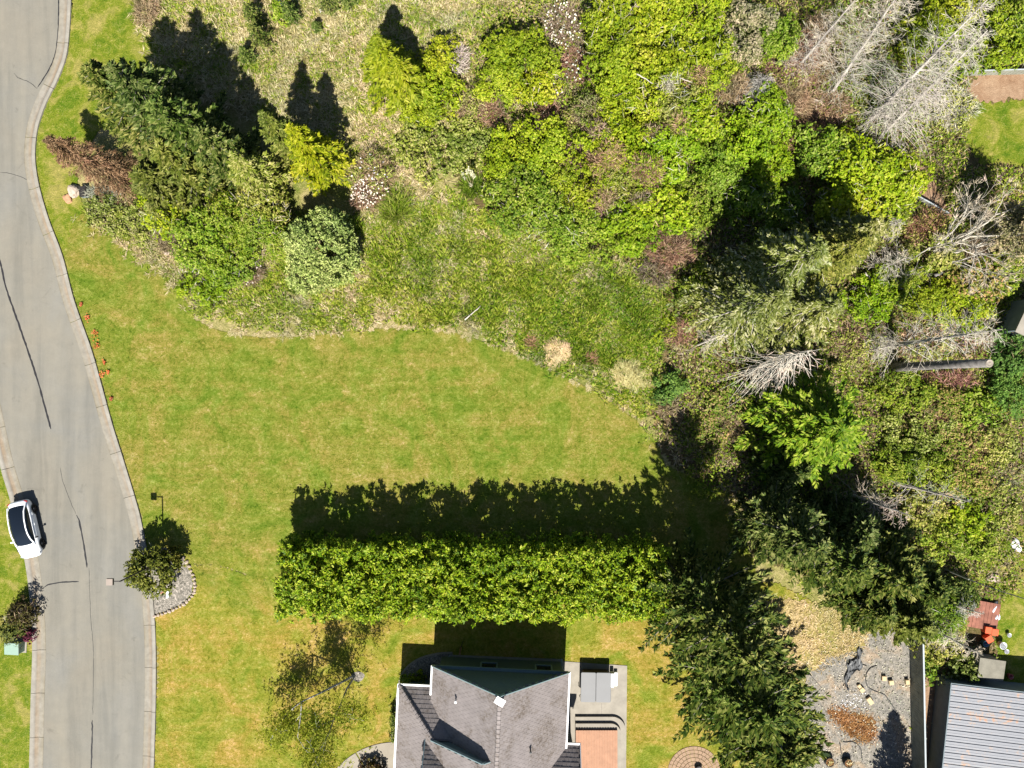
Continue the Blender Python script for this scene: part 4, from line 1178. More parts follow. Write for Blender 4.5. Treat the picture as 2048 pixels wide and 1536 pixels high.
        for y in (1.42, -1.43):
            m = MB()
            prof = [(.20, -.10), (.30, -.11), (.335, -.07), (.335, .07), (.30, .11), (.20, .10)]
            m.lathe(prof, 20)
            wh = m.build('tyre', M['tyre'], car, True, loc=(s*.845, y, .335), rot=(0, math.pi/2, 0))
            r = MB(); r.lathe([(.21, -.08), (.21, .08), (.04, .09), (.0, .09)], 16)
            for q in range(5):
                a = q*2*math.pi/5; r.beam((.04*math.cos(a), .04*math.sin(a), .095*s), (.2*math.cos(a), .2*math.sin(a), .10*s), .05, .02)
            r.build('rim', M['rim'], wh)
            ar = MB(); ar.tube([(s*.915, y+.40*math.cos(t), .32+.40*math.sin(t)) for t in np.linspace(.0, math.pi, 9)], [.045]*9, 6)
            ar.build('wheel_arch', M['black_plastic'], car, True)
    MB().beam((0, 1.28, .985), (0, 2.05, .845), .012, .01).build('bonnet_crease', M['car_white'], car)
    return car
build_car()

# ------------------------------------------------------------------ street lamp, mailbox island, utility box
lp = empty('street_lamp', at(327, 1119), 'tall street lamp with square pale head leaning over the road', 'street lamp')
MB().tube([(0, 0, -.03), (0, 0, 3), (0, 0, 6.0)], [.075, .06, .05], 10).build('pole', M['dark_metal'], lp, True)
MB().lathe([(.17, -.02), (.17, .05), (.09, .10), (.075, .3)], 12).build('base', M['dark_metal'], lp)
MB().beam((.02, 0, 5.95), (-.42, .0, 5.98), .06, .06).build('arm', M['dark_metal'], lp)
hd = MB().box((-.66, -.02, 6.02), (.46, .46, .16)).build('lamp_head', M['dark_metal'], lp, bevel=.02)
MB().box((-.66, -.02, 6.115), (.44, .44, .02)).build('head_cover', M['lamp_top'], hd)

ISL = [(308,1228),(332,1222),(352,1213),(371,1201),(384,1184),(386,1165),(380,1142),(371,1126),(358,1112),(330,1095),(300,1098),(303,1150)]
sheet('gravel_island', ISL, 0.030, 'bed_gravel', 0.6)
ie = smooth_line([(310,1232),(332,1225),(354,1216),(374,1203),(388,1186),(390,1165),(383,1141),(374,1124),(361,1109)], 7)
isl = empty('stone_border', at(388, 1186), 'border of pale stones round the gravel island by the kerb', 'stone border')
sm = bpy.data.meshes.new('border_stone'); b_ = bmesh.new(); bmesh.ops.create_icosphere(b_, subdivisions=1, radius=.16)
for v in b_.verts: v.co *= random.uniform(.75, 1.15); v.co.z *= .75
b_.to_mesh(sm); b_.free(); sm.materials.append(M['stone'])
for p in ie:
    o = link('border_stone', sm, None, isl); q = at(*p)-isl.location
    o.location = (q.x, q.y, .07); o.rotation_euler = (0, 0, random.uniform(0, 6)); s = random.uniform(.75, 1.2); o.scale = (s*1.1, s*.9, s)

ms = empty('mailbox_stand', at(343, 1176), 'red cedar mailbox stand on the gravel island', 'mailbox stand')
MB().box((0, 0, .55), (.10, .10, 1.1)).build('post', M['tan_wood'], ms)
MB().box((.05, .62, .5), (.10, .10, 1.0)).build('post', M['tan_wood'], ms)
MB().beam((-.10, -.12, 1.08), (.06, .75, 1.04), .16, .05).build('shelf', M['tan_wood'], ms)
MB().beam((-.45, -.10, 1.05), (.38, -.05, 1.05), .12, .06).build('cross_board', M['tan_wood'], ms)
for dx, s, lb in ((-.40, .75, 'small white mailbox on the left of the cedar stand'), (.30, 1.0, 'larger white mailbox on the right of the cedar stand')):
    mb = empty('mailbox', at(343, 1176)+Vector((dx, -.12, 1.085)), lb, 'mailbox', 'mailboxes on the island')
    prof = [(.11*math.cos(t), .14+.10*math.sin(t)) for t in np.linspace(0, math.pi, 8)]
    poly = [(.11, 0)] + prof + [(-.11, 0)]
    vs = [(x*s, -.26*s, z*s) for x, z in poly] + [(x*s, .26*s, z*s) for x, z in poly]; k = len(poly)
    MB().add(vs, [list(range(k)), [k+i for i in range(k)][::-1]] + [[i, k+i, k+(i+1) % k, (i+1) % k] for i in range(k)]).build('box', M['white_plastic'], mb)
    MB().box((.125*s, .05, .16*s), (.015, .05, .14*s)).build('flag', M['red_plastic'], mb)
    MB().box((0, -.262*s, .13*s), (.20*s, .01, .2*s)).build('door', M['white_plastic'], mb)

ub = empty('utility_box', at(38, 1290), 'sea-green utility box with sloped lid on the left verge', 'utility box', None, math.radians(-3))
MB().prism([(-.50, -.42), (.50, -.42), (.50, .42), (-.50, .42)], -.03, .72).build('cabinet', M['utility_green'], ub, bevel=.03)
m = MB(); m.add([(-.54, -.46, .72), (.54, -.46, .72), (.54, .46, .72), (-.54, .46, .72), (-.54, -.46, .80), (.54, -.46, .80), (.54, .46, .88), (-.54, .46, .88)], [[3, 2, 1, 0], [4, 5, 6, 7], [0, 1, 5, 4], [1, 2, 6, 5], [2, 3, 7, 6], [3, 0, 4, 7]])
m.build('lid', M['utility_green'], ub, bevel=.02)
MB().box((.51, 0, .45), (.03, .1, .14)).build('handle', M['metal_post'], ub)
MB().box((0, 0, .02), (1.25, 1.1, .08)).build('pad', M['concrete'], ub)

# ------------------------------------------------------------------ gravel yard at the lower right
def blocks(lst):
    for px, py, rz, l, w, h, lb in lst:
        b = empty('wood_block', at(px, py)+Vector((0, 0, .019)), lb, 'block', 'pale blocks in the gravel yard', math.radians(rz))
        MB().box((0, 0, h/2), (l, w, h)).build('block_body', M['pale_block'], b, bevel=.012)
        MB().box((0, 0, h+.004), (l*.86, w*.86, .012)).build('top_face', M['pale_block'], b)
blocks([(1766,1355,-2,.34,.36,.20,'pale square block nearest the middle of the gravel yard'), (1780,1363,8,.34,.34,.24,'pale square block just right of its twin in the gravel'),
        (1717,1371,35,.24,.30,.18,'small pale block touching a larger one in the gravel'), (1722,1378,40,.34,.34,.22,'pale block turned cornerwise beside a smaller one'),
        (1738,1400,34,.34,.56,.20,'longest pale block near the white litter'), (1812,1362,4,.30,.36,.25,'pale block standing against the foot of the fence')])
def hose(pts, label, r=.03, name='garden_hose'):
    p = smooth_line(pts, 5); c = at(*p[0])
    q = [tuple((at(*a)-c).xy)+(r+.02,) for a in p]
    o = empty(name, c, label, 'hose', 'black hoses in the gravel yard')
    MB().tube(q, [r]*len(q), 5).build('hose_tube', M['black_plastic'], o, True)
hose([(1753,1331),(1742,1334),(1733,1345),(1731,1360),(1736,1374),(1750,1382),(1768,1389),(1780,1405),(1790,1420),(1792,1430)], 'long black hose curling past the pale blocks')
hose([(1640,1478),(1642,1500),(1645,1508),(1655,1517)], 'short black hose leading to the left grow bag')
hose([(1679,1484),(1682,1505),(1684,1512),(1691,1521)], 'black hose leading to the right grow bag')
hose([(1681,1482),(1690,1484),(1705,1483),(1720,1495),(1724,1520)], 'black hose bent square above the grow bags')
hose([(1711,1329),(1725,1329),(1732,1331)], 'short black hose end near the brown grass')
hose([(1580,1318),(1620,1350),(1650,1385),(1670,1420)], 'thin straight hose running into the brown mulch', .012)
gx, gy = np.meshgrid(np.linspace(-1, 1, 13), np.linspace(-1, 1, 22), indexing='ij')
wob = .35+.25*np.sin(gy*4+1)+.15*np.sin(gy*9)
vx = gx*wob*.8 + .35*np.sin(gy*2.2); vy = gy*1.55 + .12*rng.normal(size=gx.shape); vz = .05 + .10*np.abs(np.sin(gx*5+gy*3)) + .06*rnd(gx.size).reshape(gx.shape)
ii = np.arange(13*22).reshape(13, 22)
tarp = tag(link('plastic_sheet', mesh_np('plastic_sheet', np.stack([vx, vy, vz], -1).reshape(-1, 3), np.stack([ii[:-1, :-1], ii[1:, :-1], ii[1:, 1:], ii[:-1, 1:]], -1).reshape(-1, 4)), M['tarp']), 'crumpled grey-black plastic sheet above the gravel yard', 'plastic sheet')
tarp.location = at(1704, 1335) + Vector((0, 0, .02)); tarp.rotation_euler = (0, 0, math.radians(-8))
lit = [rng.normal(size=(130, 2))*[17, 13] + [1706, 1407]]
lp_ = np.concatenate(lit); P_ = np.stack([(lp_[:, 0]-1024)/PXM, (768-lp_[:, 1])/PXM, np.full(len(lp_), .04)], 1)
tag(link('litter', mesh_np('litter', *leaves_np(P_, rng.normal(size=(130, 3))*[1, 1, .1], rng.normal(size=(130, 3))*.2+[0, 0, 1], rnd(130, .04, .11), rnd(130, .03, .08))), M['litter']), 'scattered white litter chips on the gravel', 'litter', kind='stuff')
for px, py, s, lb in ((1655, 1519, 1.0, 'left black grow bag at the bottom of the gravel yard'), (1692, 1521, .95, 'right black grow bag at the bottom of the gravel yard')):
    b = empty('grow_bag', at(px, py)+Vector((0, 0, .019)), lb, 'planter', 'black grow bags')
    MB().lathe([(.0, .0), (.30*s, .0), (.35*s, .08), (.36*s, .40), (.33*s, .46), (.31*s, .40), (.0, .39)], 18).build('bag', M['black_fabric'], b, True)
    MB().lathe([(.31*s, .40), (.15*s, .41), (.0, .415)], 14).build('compost', M['bark_mulch'], b, True)
    cn = 30; link('mulch_cover', mesh_np('mulch_cover', *leaves_np(np.stack([rng.normal(size=cn)*.13, rng.normal(size=cn)*.13, rnd(cn, .43, .52)], 1), rng.normal(size=(cn, 3))*[1, 1, .3], rng.normal(size=(cn, 3))*.4+[0, 0, 1], rnd(cn, .08, .2), rnd(cn, .03, .07))), M['gr_straw'], b)['kind'] = 'stuff'
    for k in (-1, 1):
        MB().tube([(k*.36*s, -.08, .30), (k*.43*s, -.06, .42), (k*.43*s, .06, .42), (k*.36*s, .08, .30)], [.018]*4, 5).build('handle', M['black_fabric'], b)

# board fence
fa, fb = at(1818, 1205), at(1826, 1640)
fn = empty('board_fence', fa, 'tall weathered board fence along the gravel yard', 'fence')
d = fb-fa; Lf = d.length; dn = d.normalized(); nb = int(Lf/.185)
bme = MB().box((0, 0, .88), (.025, .175, 1.76)); bmesh_ = mesh_py('plank', bme.v, bme.f); bmesh_.materials.append(M['fence_wood'])
az = math.atan2(dn.y, dn.x) - math.pi/2
for i in range(nb):
    o = link('plank', bmesh_, None, fn); q = dn*(i+.5)*.185
    o.location = (q.x + random.uniform(-.006, .006), q.y, random.uniform(-.01, .02)); o.rotation_euler = (0, 0, az)
for i in range(8):
    q = dn*(i*Lf/7.0)
    MB().box((.07, 0, .9), (.09, .09, 1.85)).build('post', M['fence_wood'], fn, loc=(q.x, q.y, 0))
for z in (.4, 1.4):
    MB().beam(dn*0+Vector((.04, 0, z)), d+Vector((.04, 0, z)), .05, .09).build('rail', M['fence_wood'], fn)
MB().beam(Vector((.0, 0, 1.81)), d+Vector((.0, 0, 1.81)), .12, .04).build('cap_rail', M['fence_cap'], fn)
# pale fences at the top right
for name, a, b, lb in (('rail_fence', (1915, 152), (2060, 148), 'pale top rail of the garden fence at the upper right'), ('rail_fence', (1800, 385), (1885, 432), 'pale fence rail half hidden under the white bare tree')):
    p, q = at(*a), at(*b); f = empty('garden_fence', p, lb, 'fence', 'garden fences at the right')
    e = q-p; n_ = max(4, int(e.length/.3)); rz = math.atan2(e.y, e.x)
    for i in range(n_):
        c = e*((i+.5)/n_)
        MB().box((0, 0, .42), (e.length/n_*.94, .025, .84), 0).build('plank', M['fence_wood'], f, loc=(c.x, c.y, 0), rot=(0, 0, rz))
    MB().beam((0, 0, .87), e+Vector((0, 0, .87)), .08, .05).build('cap_rail', M['fence_cap'], f)

# metal shed
def rust_metal():
    m, nt, nd, lk, b = newmat('rusty_sheet_metal')
    p = wpos(nd); n = noise(nd, lk, .55, 6, .7, p); n2 = noise(nd, lk, 3.0, 5, .7, p)
    mu = nd.new('ShaderNodeMath'); mu.operation = 'MULTIPLY'; lk.new(n.outputs['Fac'], mu.inputs[0]); lk.new(n2.outputs['Fac'], mu.inputs[1])
    r = ramp(nd, [(0.0, (.150, .160, .178)), (.30, (.185, .190, .205)), (.36, (.26, .20, .16)), (.43, (.34, .15, .08))]); lk.new(mu.outputs[0], r.inputs['Fac'])
    lk.new(r.outputs['Color'], b.inputs['Base Color']); b.inputs['Roughness'].default_value = .5; b.inputs['Metallic'].default_value = .0
    return m
M['sheet_metal'] = rust_metal()
M['shed_wall'] = plain('shed_wall_metal', (.12,.15,.165), 0.6, 0.3, 0, 0.15, 2)
SZ = 2.05
sa = at(1903, 1368, SZ)
shed = empty('metal_shed', (sa.x, sa.y, 0), 'grey metal shed with ribbed rusting roof at the lower right', 'shed', None, math.radians(-6))
sp_ = .42
for i in range(20):
    y0 = -i*sp_; zt = SZ
    m = MB()
    prof = [(0, 0), (-.035, .05), (-.065, .05), (-.10, 0), (-.23, 0.004), (-.25, .018), (-.27, .004), (-sp_+.012, 0)]
    vs = [(0, y0+y, zt+z) for y, z in prof] + [(7.5, y0+y, zt+.35+z) for y, z in prof]; k = len(prof)
    m.add(vs, [[j, j+1, k+j+1, k+j] for j in range(k-1)])
    o = m.build('roof_panel', M['sheet_metal'], shed)
    if o.data.polygons[0].normal.z < 0: o.data.flip_normals()
MB().beam((-.02, .05, SZ-.06), (-.02, -8.4, SZ-.06), .08, .16).build('fascia', M['shed_wall'], shed)
MB().beam((-.05, .05, SZ-.06), (7.5, .05, SZ+.29), .06, .16).build('fascia', M['shed_wall'], shed)
MB().add([(.15, -.1, -.05), (7.4, -.1, -.05), (7.4, -.1, SZ+.25), (.15, -.1, SZ-.08), (.15, -8.3, -.05), (.15, -8.3, SZ-.08)], [[0, 1, 2, 3], [0, 3, 5, 4]]).build('wall', M['shed_wall'], shed)

# neighbouring roof corner at the right edge
rc = at(2052, 628, 2.6)
nb_ = empty('outbuilding', (rc.x, rc.y, 0), 'corner of a pale outbuilding roof at the right edge', 'building', None, math.radians(-25))
MB().box((2.0, 0, 2.6), (4.4, 3.0, .12)).build('roof', M['concrete'], nb_)
MB().box((2.0, 0, 1.25), (4.0, 2.6, 2.55)).build('wall', M['shed_wall'], nb_)

# odds and ends in the side garden
hut = at(1955, 1322)
hu = empty('small_hut', hut, 'small flat-roofed hut between the shed and the garden', 'hut', None, math.radians(-8))
MB().box((0, 0, .75), (1.7, 1.25, 1.55)).build('wall', M['fence_wood'], hu)
MB().box((0, 0, 1.56), (1.95, 1.5, .09)).build('roof', M['hut_roof'], hu)
MB().box((-.865, .1, .6), (.03, .6, 1.1)).build('door', M['fence_cap'], hu)
pl = empty('red_platform', at(1960, 1228), 'worn red boarded platform in the side garden', 'platform', None, math.radians(-10))
for i in range(9):
    MB().box((-1.1+i*.28, 0, .25+random.uniform(-.01, .01)), (.265, 2.1, .05)).build('plank', M['red_board'], pl)
MB().box((0, 0, .10), (2.4, 1.9, .25)).build('frame', M['fence_wood'], pl)
for px, py, rz, lb in ((1968, 1256, -8, 'left of the two orange crates side by side'), (1981, 1260, -8, 'right of the two orange crates side by side'), (1970, 1274, 30, 'single orange crate turned askew below the other two')):
    c = empty('orange_crate', at(px, py), lb, 'crate', 'orange crates in the side garden', math.radians(rz))
    w_ = .46
    m = MB(); m.box((0, 0, .25), (w_, w_, .5)); m.build('crate_body', M['orange'], c, bevel=.02)
    m = MB(); m.box((0, 0, .52), (w_+.04, w_+.04, .04)); m.build('lid', M['orange'], c, bevel=.01)
def bucket(px, py, mat, lb, s=1.0, name='bucket'):
    b = empty(name, at(px, py), lb, 'bucket')
    MB().lathe([(.0, .0), (.15*s, .0), (.19*s, .34*s), (.205*s, .35*s), (.19*s, .37*s), (.175*s, .34*s), (.14*s, .03), (.0, .03)], 14).build('pail', M[mat], b, True)
    MB().tube([(.19*s*math.cos(t), 0, .34*s+.12*s*math.sin(t)) for t in np.linspace(0, math.pi, 7)], [.008]*7, 5).build('handle', M['metal_post'], b)
bucket(1965, 1284, 'blue_plastic', 'blue bucket beside the askew orange crate', 1.2)
bucket(1998, 1287, 'white_plastic', 'white bucket in the grass right of the hut', 1.4)
bucket(2014, 1268, 'white_plastic', 'small white pail near the right edge above the hut', .8)
bucket(2008, 1300, 'litter', 'pale bucket with rubbish just below the white one', .9)
bucket(2016, 1350, 'red_plastic', 'faded pink pail in the grass by the shed', 1.0)
bucket(1870, 1143, 'red_plastic', 'faded red tub half under the dark conifer', 1.3, 'tub')
bucket(1928, 1002, 'blue_plastic', 'teal container lying among the brambles', 1.0, 'container')
bucket(1003, 431, 'red_plastic', 'small faded red pail at the edge of the thicket', .9)
# stones and slabs
def rock(px, py, sx, sy, sz, mat, lb, name='rock'):
    me = bpy.data.meshes.new('rock'); b = bmesh.new(); bmesh.ops.create_icosphere(b, subdivisions=3, radius=1)
    ph = [random.uniform(0, 6) for _ in range(6)]
    for v in b.verts:
        n = .12*math.sin(4*v.co.x+ph[0])+.12*math.sin(5*v.co.y+ph[1])+.1*math.sin(6*v.co.z+ph[2])+.05*math.sin(13*v.co.x+9*v.co.y+ph[3])
        v.co *= 1+n
        v.co = Vector((v.co.x*sx, v.co.y*sy, max(v.co.z, -.4)*sz))
    b.to_mesh(me); b.free()
    o = link(name, me, M[mat]); o.location = at(px, py)+Vector((0, 0, sz*.35)); o.rotation_euler = (0, 0, random.uniform(0, 3))
    return tag(o, lb, 'rock')
rock(150, 382, .38, .55, .35, 'stone', 'cream boulder by the brown dead conifer near the kerb')
rock(137, 398, .35, .30, .18, 'thatch_red', 'flat reddish stone on the verge beside the cream boulder')
rock(1985, 1215, .45, .2, .22, 'litter', 'white rock at the upper corner of the red platform')
rock(1990, 1232, .40, .25, .22, 'litter', 'white rock at the right side of the red platform')
rock(1985, 1155, .55, .30, .2, 'stone', 'flat pale slab beside the black cable')
rock(2030, 1090, .35, .5, .2, 'litter', 'pale rock in the grass at the far right')
rock(335, 506, .22, .22, .2, 'stone', 'small pale stone below the brown brush on the slope')
rock(562, 8, .18, .42, .12, 'litter', 'thin white stone at the very top of the field')
rock(642, 22, .12, .16, .12, 'litter', 'tiny white stone left of the top spruce sapling')
vb = empty('valve_box', at(172, 386), 'dark low box between the boulder and the brush', 'box', None, .1)
MB().box((0, 0, .2), (.5, .75, .42)).build('box_body', M['shed_wall'], vb, bevel=.02)
MB().box((0, 0, .43), (.54, .8, .05)).build('lid', M['dark_metal'], vb)
# overhead cable
ca = [at(1936, 1158, 3.5), at(2000, 1182, 3.4), at(2070, 1204, 3.6)]
cb = empty('cable', (ca[0].x, ca[0].y, 0), 'black cable sagging over the side garden at the right', 'cable')
MB().tube([p-Vector((ca[0].x, ca[0].y, 0)) for p in ca], [.035]*3, 6).build('wire', M['black_plastic'], cb)
MB().tube([(0, 0, 0), (0, 0, 3.6)], [.06, .05], 7).build('pole', M['fence_wood'], cb)
# fallen wood on the ground
def log(a, b, r, lb, mat='snag', z=None):
    p, q = at(*a), at(*b); o = empty('fallen_branch', p, lb, 'branch', 'fallen wood in the thicket')
    e = q-p; z = z or r
    pts = [e*t + Vector((random.gauss(0, .04), random.gauss(0, .04), z)) for t in np.linspace(0, 1, 6)]
    MB().tube(pts, [r*(1-.5*t) for t in np.linspace(0, 1, 6)], 7).build('limb', M[mat], o, True)
log((1858,555),(1895,538), .16, 'thick grey log lying across the green scrub', z=.8)
log((931,640),(962,612), .06, 'thin pale stick lying in the meadow grass', 'white_wood', .35)
log((1252,200),(1280,219), .05, 'pale broken branch stranded on the yellow-green shrubs', 'grey_wood', 4.7)
log((1338,199),(1360,205), .04, 'short pale branch on the lime shrubs', 'grey_wood', 3.7)
log((1712,550),(1735,570), .07, 'pinkish broken branch right of the lichen fir', 'white_wood', 1.2)
log((1700,1215),(1752,1255), .04, 'thin dark stick at the top of the gravel yard', 'bark', .06)

# ------------------------------------------------------------------ the clipped hedge
def build_hedge():
    c = at(960, 1132)
    t = empty('hedge', c, 'tall bright green hedge running behind the house', 'hedge')
    x0, x1 = at(592, 0).x-c.x, at(1312, 0).x-c.x
    n = 860
    xs = rnd(n, x0+.4, x1-.3); f = (xs-x0)/(x1-x0)
    hh = 4.25 + .85*np.minimum(1, f*1.6) + .12*np.sin(xs*1.3) + .1*np.sin(xs*3.1+1)
    y0, y1 = at(0, 1201).y-c.y, at(0, 1066).y-c.y
    half = (y1-y0)/2; mid = (y0+y1)/2
    u = rng.uniform(-1, 1, n)
    edge = rnd(n) < .42
    u = np.where(edge, np.sign(u)*rnd(n, .82, 1.0), u)
    zt = np.where(edge, hh*rnd(n, .10, .97), hh*rnd(n, .84, 1.0))
    ends = rnd(n) < .06
    xs = np.where(ends, x0+.25, xs); zt = np.where(ends, hh*rnd(n, .15, .95), zt)
    cen = np.stack([xs, mid+u*half*(1-.10*(zt/hh)), zt], 1)
    mr = .50*rnd(n, .6, 1.2)
    cc, cd = mound_lumps(cen, mr, 5)
    cc[:, 2] = np.maximum(cc[:, 2], .15)
    lv = tufts_np(cc, cd, .26, .27, .11, 17, .5, .25)
    kc = 9000; cx = np.stack([rnd(kc, x0+.5, x1-.4), mid+rng.uniform(-1, 1, kc)*half*.82, rnd(kc, .2, 3.9)], 1)
    core = leaves_np(cx, rng.normal(size=(kc, 3)), rng.normal(size=(kc, 3)), rnd(kc, .4, .6), rnd(kc, .22, .34))  # oversized inner leaves, added to stop light leaking through the hedge
    # taller leading shoots along the top
    k = 210; xs2 = rnd(k, x0, x1); f2 = (xs2-x0)/(x1-x0)
    base = np.stack([xs2, mid+rng.uniform(-1, 1, k)*half*.95, 4.15+.85*np.minimum(1, f2*1.6)], 1)
    j = np.repeat(np.arange(k), 16); mm = len(j); tt = rnd(mm)
    dirs = unit(rng.normal(size=(k, 3))*[.35, .35, .1]+[0, 0, 1]); hs = rnd(k, .3, 1.0)
    pp = base[j] + dirs[j]*(tt*hs[j])[:, None]
    aa = rnd(mm, 0, 6.28); o = np.stack([np.cos(aa), np.sin(aa), np.full(mm, .5)], 1)
    pp = pp + o*.10*(1.2-tt)[:, None]
    lv2 = leaves_np(pp, o, np.array([0, 0, 1.])+rng.normal(size=(mm, 3))*.5, .28*rnd(mm, .7, 1.2), .10*rnd(mm, .7, 1.2))
    link('foliage', mesh_np('foliage', *join_np([lv, lv2, core])), M['lf_hedge'], t)
    for x in np.linspace(x0+.8, x1-.6, 16):
        st = MB()
        for q in range(3):
            a = rng.uniform(0, 6.28); st.tube([(x, mid, -.05), (x+.5*math.cos(a), mid+.9*math.sin(a), 1.8), (x+.8*math.cos(a), mid+1.7*math.sin(a), 3.4)], [.08, .05, .02], 6)
        st.build('trunk', M['bark'], t, True)
build_hedge()

# ------------------------------------------------------------------ trees: living conifers
GA = 'dark conifers by the bend of the road'
for px, py, h, r, mat, lb in (
    (335,258,10.5,3.0,'lf_dark','dark conifer nearest the road, its tip over the kerb'),
    (398,272,12.0,3.1,'lf_dark','tallest dark conifer of the roadside grove'),
    (448,318,11.0,2.9,'lf_dark','dark conifer on the inner side of the roadside grove'),
    (500,345,9.0,2.4,'lf_dark','smaller dark conifer at the shaded middle of the roadside grove'),
    (415,360,7.5,2.6,'lf_fir','olive conifer below the dark roadside conifers'),
    (365,395,6.5,2.4,'lf_fir','low olive conifer beside the brown dead conifer')):
    conifer(px, py, h, r*1.14, mat, lb, group=GA, wood='pale_bark', nb=125, per=84, leaf=.40, wid=.14, droop=.12, rise=.35, power=.68, spread=.27)
conifer(608,318,9.3,2.0,'lf_fir','grey-olive slender conifer left of the golden one', group=GA, nb=130, per=60, leaf=.34, wid=.12, rise=.3, droop=.15)
conifer(655,342,9.4,2.3,'lf_yellow','golden conifer on the right of the roadside grove', 'golden_conifer', nb=130, per=70, leaf=.34, wid=.14, rise=.3, droop=.2)
conifer(545,375,8.0,2.4,'lf_scrubby','pale olive conifer in front of the golden one', group=GA, nb=130, per=60, leaf=.34, wid=.12, rise=.3, droop=.15)
conifer(790,170,7.6,2.5,'lf_yellow','feathery golden conifer at the top of the field', 'golden_conifer', nb=120, per=85, leaf=.42, wid=.13, rise=.25, droop=.3)
conifer(820,195,6.5,2.2,'lf_yellow','lower golden conifer joined to the feathery one', 'golden_conifer', nb=100, per=80, leaf=.40, wid=.13, rise=.25, droop=.3)
SAP = 'spruce saplings at the top of the field'
for px, py, h, r, lb in ((530,90,3.2,1.0,'largest spruce sapling at the top of the field'), (515,45,2.6,.8,'spruce sapling just above the largest one'), (590,40,2.4,.75,'spruce sapling right of the largest one'),
                     (660,20,2.6,.9,'spruce sapling right of the tiny white stone'), (700,10,2.2,.8,'topmost spruce sapling near the upper edge'), (500,118,1.8,.6,'little spruce sapling against the long shadow'), (638,62,1.2,.35,'tiny spruce sapling alone in the straw grass')):
    conifer(px, py, h, r, 'lf_dark', lb, 'spruce_sapling', SAP, nb=50, per=26, leaf=.22, wid=.09, rise=.1, droop=.1)
# lichen firs in the middle of the thicket
GF = 'lichen-covered firs in the thicket'
for px, py, h, r, mat, lb in (
    (1448,628,12.0,4.3,'lf_lichen','broad lichen-grey fir above the olive thatch mound'),
    (1500,560,13.0,3.8,'lf_lichen','tall lichen-grey fir behind the broad one'),
    (1545,640,11.0,3.6,'lf_lichen','lichen-grey fir above the spiky dead conifer'),
    (1585,540,11.5,3.0,'lf_fir','olive fir at the back of the lichen firs'),
    (1640,500,9.0,2.6,'lf_lichen','small lichen fir below the lime broadleaf tree')):
    conifer(px, py, h, r, mat, lb, 'lichen_fir', GF, nb=130, per=84, leaf=.36, wid=.11, droop=.30, rise=.28, power=.66, spread=.27, wood='grey_wood')
# extra pale bare boughs showing among the firs
for px, py, h, top, lb in ((1415, 625, 8.5, (2.2, 1.2), 'bleached bough rising through the broad lichen fir'), (1395, 690, 5.5, (.8, .6), 'pale bare bough at the foot of the lichen firs')):
    dead_tree(px, py, h, top, 1.6, lb, 'white_wood', nb=40, twig=10, group='pale boughs among the firs', name='bare_bough', trunk_r=.09)
# bright cedar
conifer(1572,846,9.5,5.0,'lf_bright','bright green cedar below the spiky dead conifer', 'cedar_tree', nb=120, per=105, leaf=.42, wid=.16, droop=.30, rise=.30, power=.55, spread=.30)
conifer(1545,925,6.5,2.4,'lf_cypress','dark young cedar under the bright one', 'cedar_tree', nb=90, per=70, leaf=.36, wid=.13, rise=.25, droop=.25)
# the big cypresses right of the house
GC = 'great cypresses right of the house'
CY = dict(wood='pale_bark', nb=150, per=120, leaf=.46, wid=.16, droop=.05, rise=.50, power=.58, spread=.22)
conifer(1372,1170,16.5,5.0,'lf_cypress','great cypress at the end of the hedge', 'cypress_tree', GC, **CY)
conifer(1420,1290,13.0,5.4,'lf_cypress','great cypress beside the gravel yard', 'cypress_tree', GC, **CY)
conifer(1478,1392,10.5,5.3,'lf_cypress','great cypress above the paver circle', 'cypress_tree', GC, **CY)
conifer(1790,1600,8.5,2.3,'lf_cypress','cypress beyond the lower edge shading the gravel yard', 'cypress_tree', 'trees at the lower edge', nb=110, per=60, leaf=.4, wid=.14, rise=.4, droop=.1)
# dark conifers in the lower thicket
GD = 'dark conifers of the lower thicket'
for px, py, h, r, mat, lb in (
    (1515,1030,11.5,3.3,'lf_dark','tall dark conifer casting the wide shadow on the lawn'),
    (1605,1080,9.5,3.8,'lf_cypress','dark conifer above the dry grass patch'),
    (1700,1108,9.0,3.6,'lf_cypress','dark conifer in the middle of the lower thicket'),
    (1650,1035,7.0,3.0,'lf_dark','shaded conifer below the bright cedar'),
    (1745,1195,7.5,2.7,'lf_fir','olive conifer at the head of the board fence'),
    (1690,1180,6.5,2.4,'lf_cypress','low conifer above the gravel yard'),
    (1775,1140,7.0,2.6,'lf_cypress','conifer beside the faded red tub')):
    conifer(px, py, h, r, mat, lb, 'dark_conifer', GD, nb=130, per=82, leaf=.42, wid=.14, droop=.10, rise=.4, power=.66, spread=.27, wood='pale_bark')

# island pine and left verge shrub
shrub(304,1142,54,50,3.0,'lf_olive_pine','dense olive pine bush on the gravel island', 'pine_bush', cat='tree', leaf=.26, wid=.11, lump=.22, dens=1.3, radiate=.4, ragged=.14, mound=.5)
shrub(347,1122,22,24,1.8,'lf_olive_pine','small pine bush touching the larger one on the island', 'pine_bush', cat='tree', leaf=.24, wid=.10, lump=.35, dens=1.2, radiate=.5)
shrub(22,1252,30,34,1.6,'lf_olive_pine','green shrub on the left verge above the utility box', leaf=.18, wid=.09, lump=.32)
shrub(46,1226,26,28,1.7,'lf_darkred','dark purple shrub at the left kerb', leaf=.18, wid=.09, lump=.32)
shrub(52,1270,15,14,.7,'lf_crimson','low crimson plant behind the utility box', 'crimson_plant', leaf=.15, wid=.08, lump=.25)

# blue-green pine
shrub(640,500,80,84,4.6,'lf_pine','round blue-green pine at the edge of the meadow', 'round_pine', cat='tree', leaf=.22, wid=.08, lump=.17, dens=1.5, radiate=1.0, fill=1.0, ragged=.2, mound=.34)

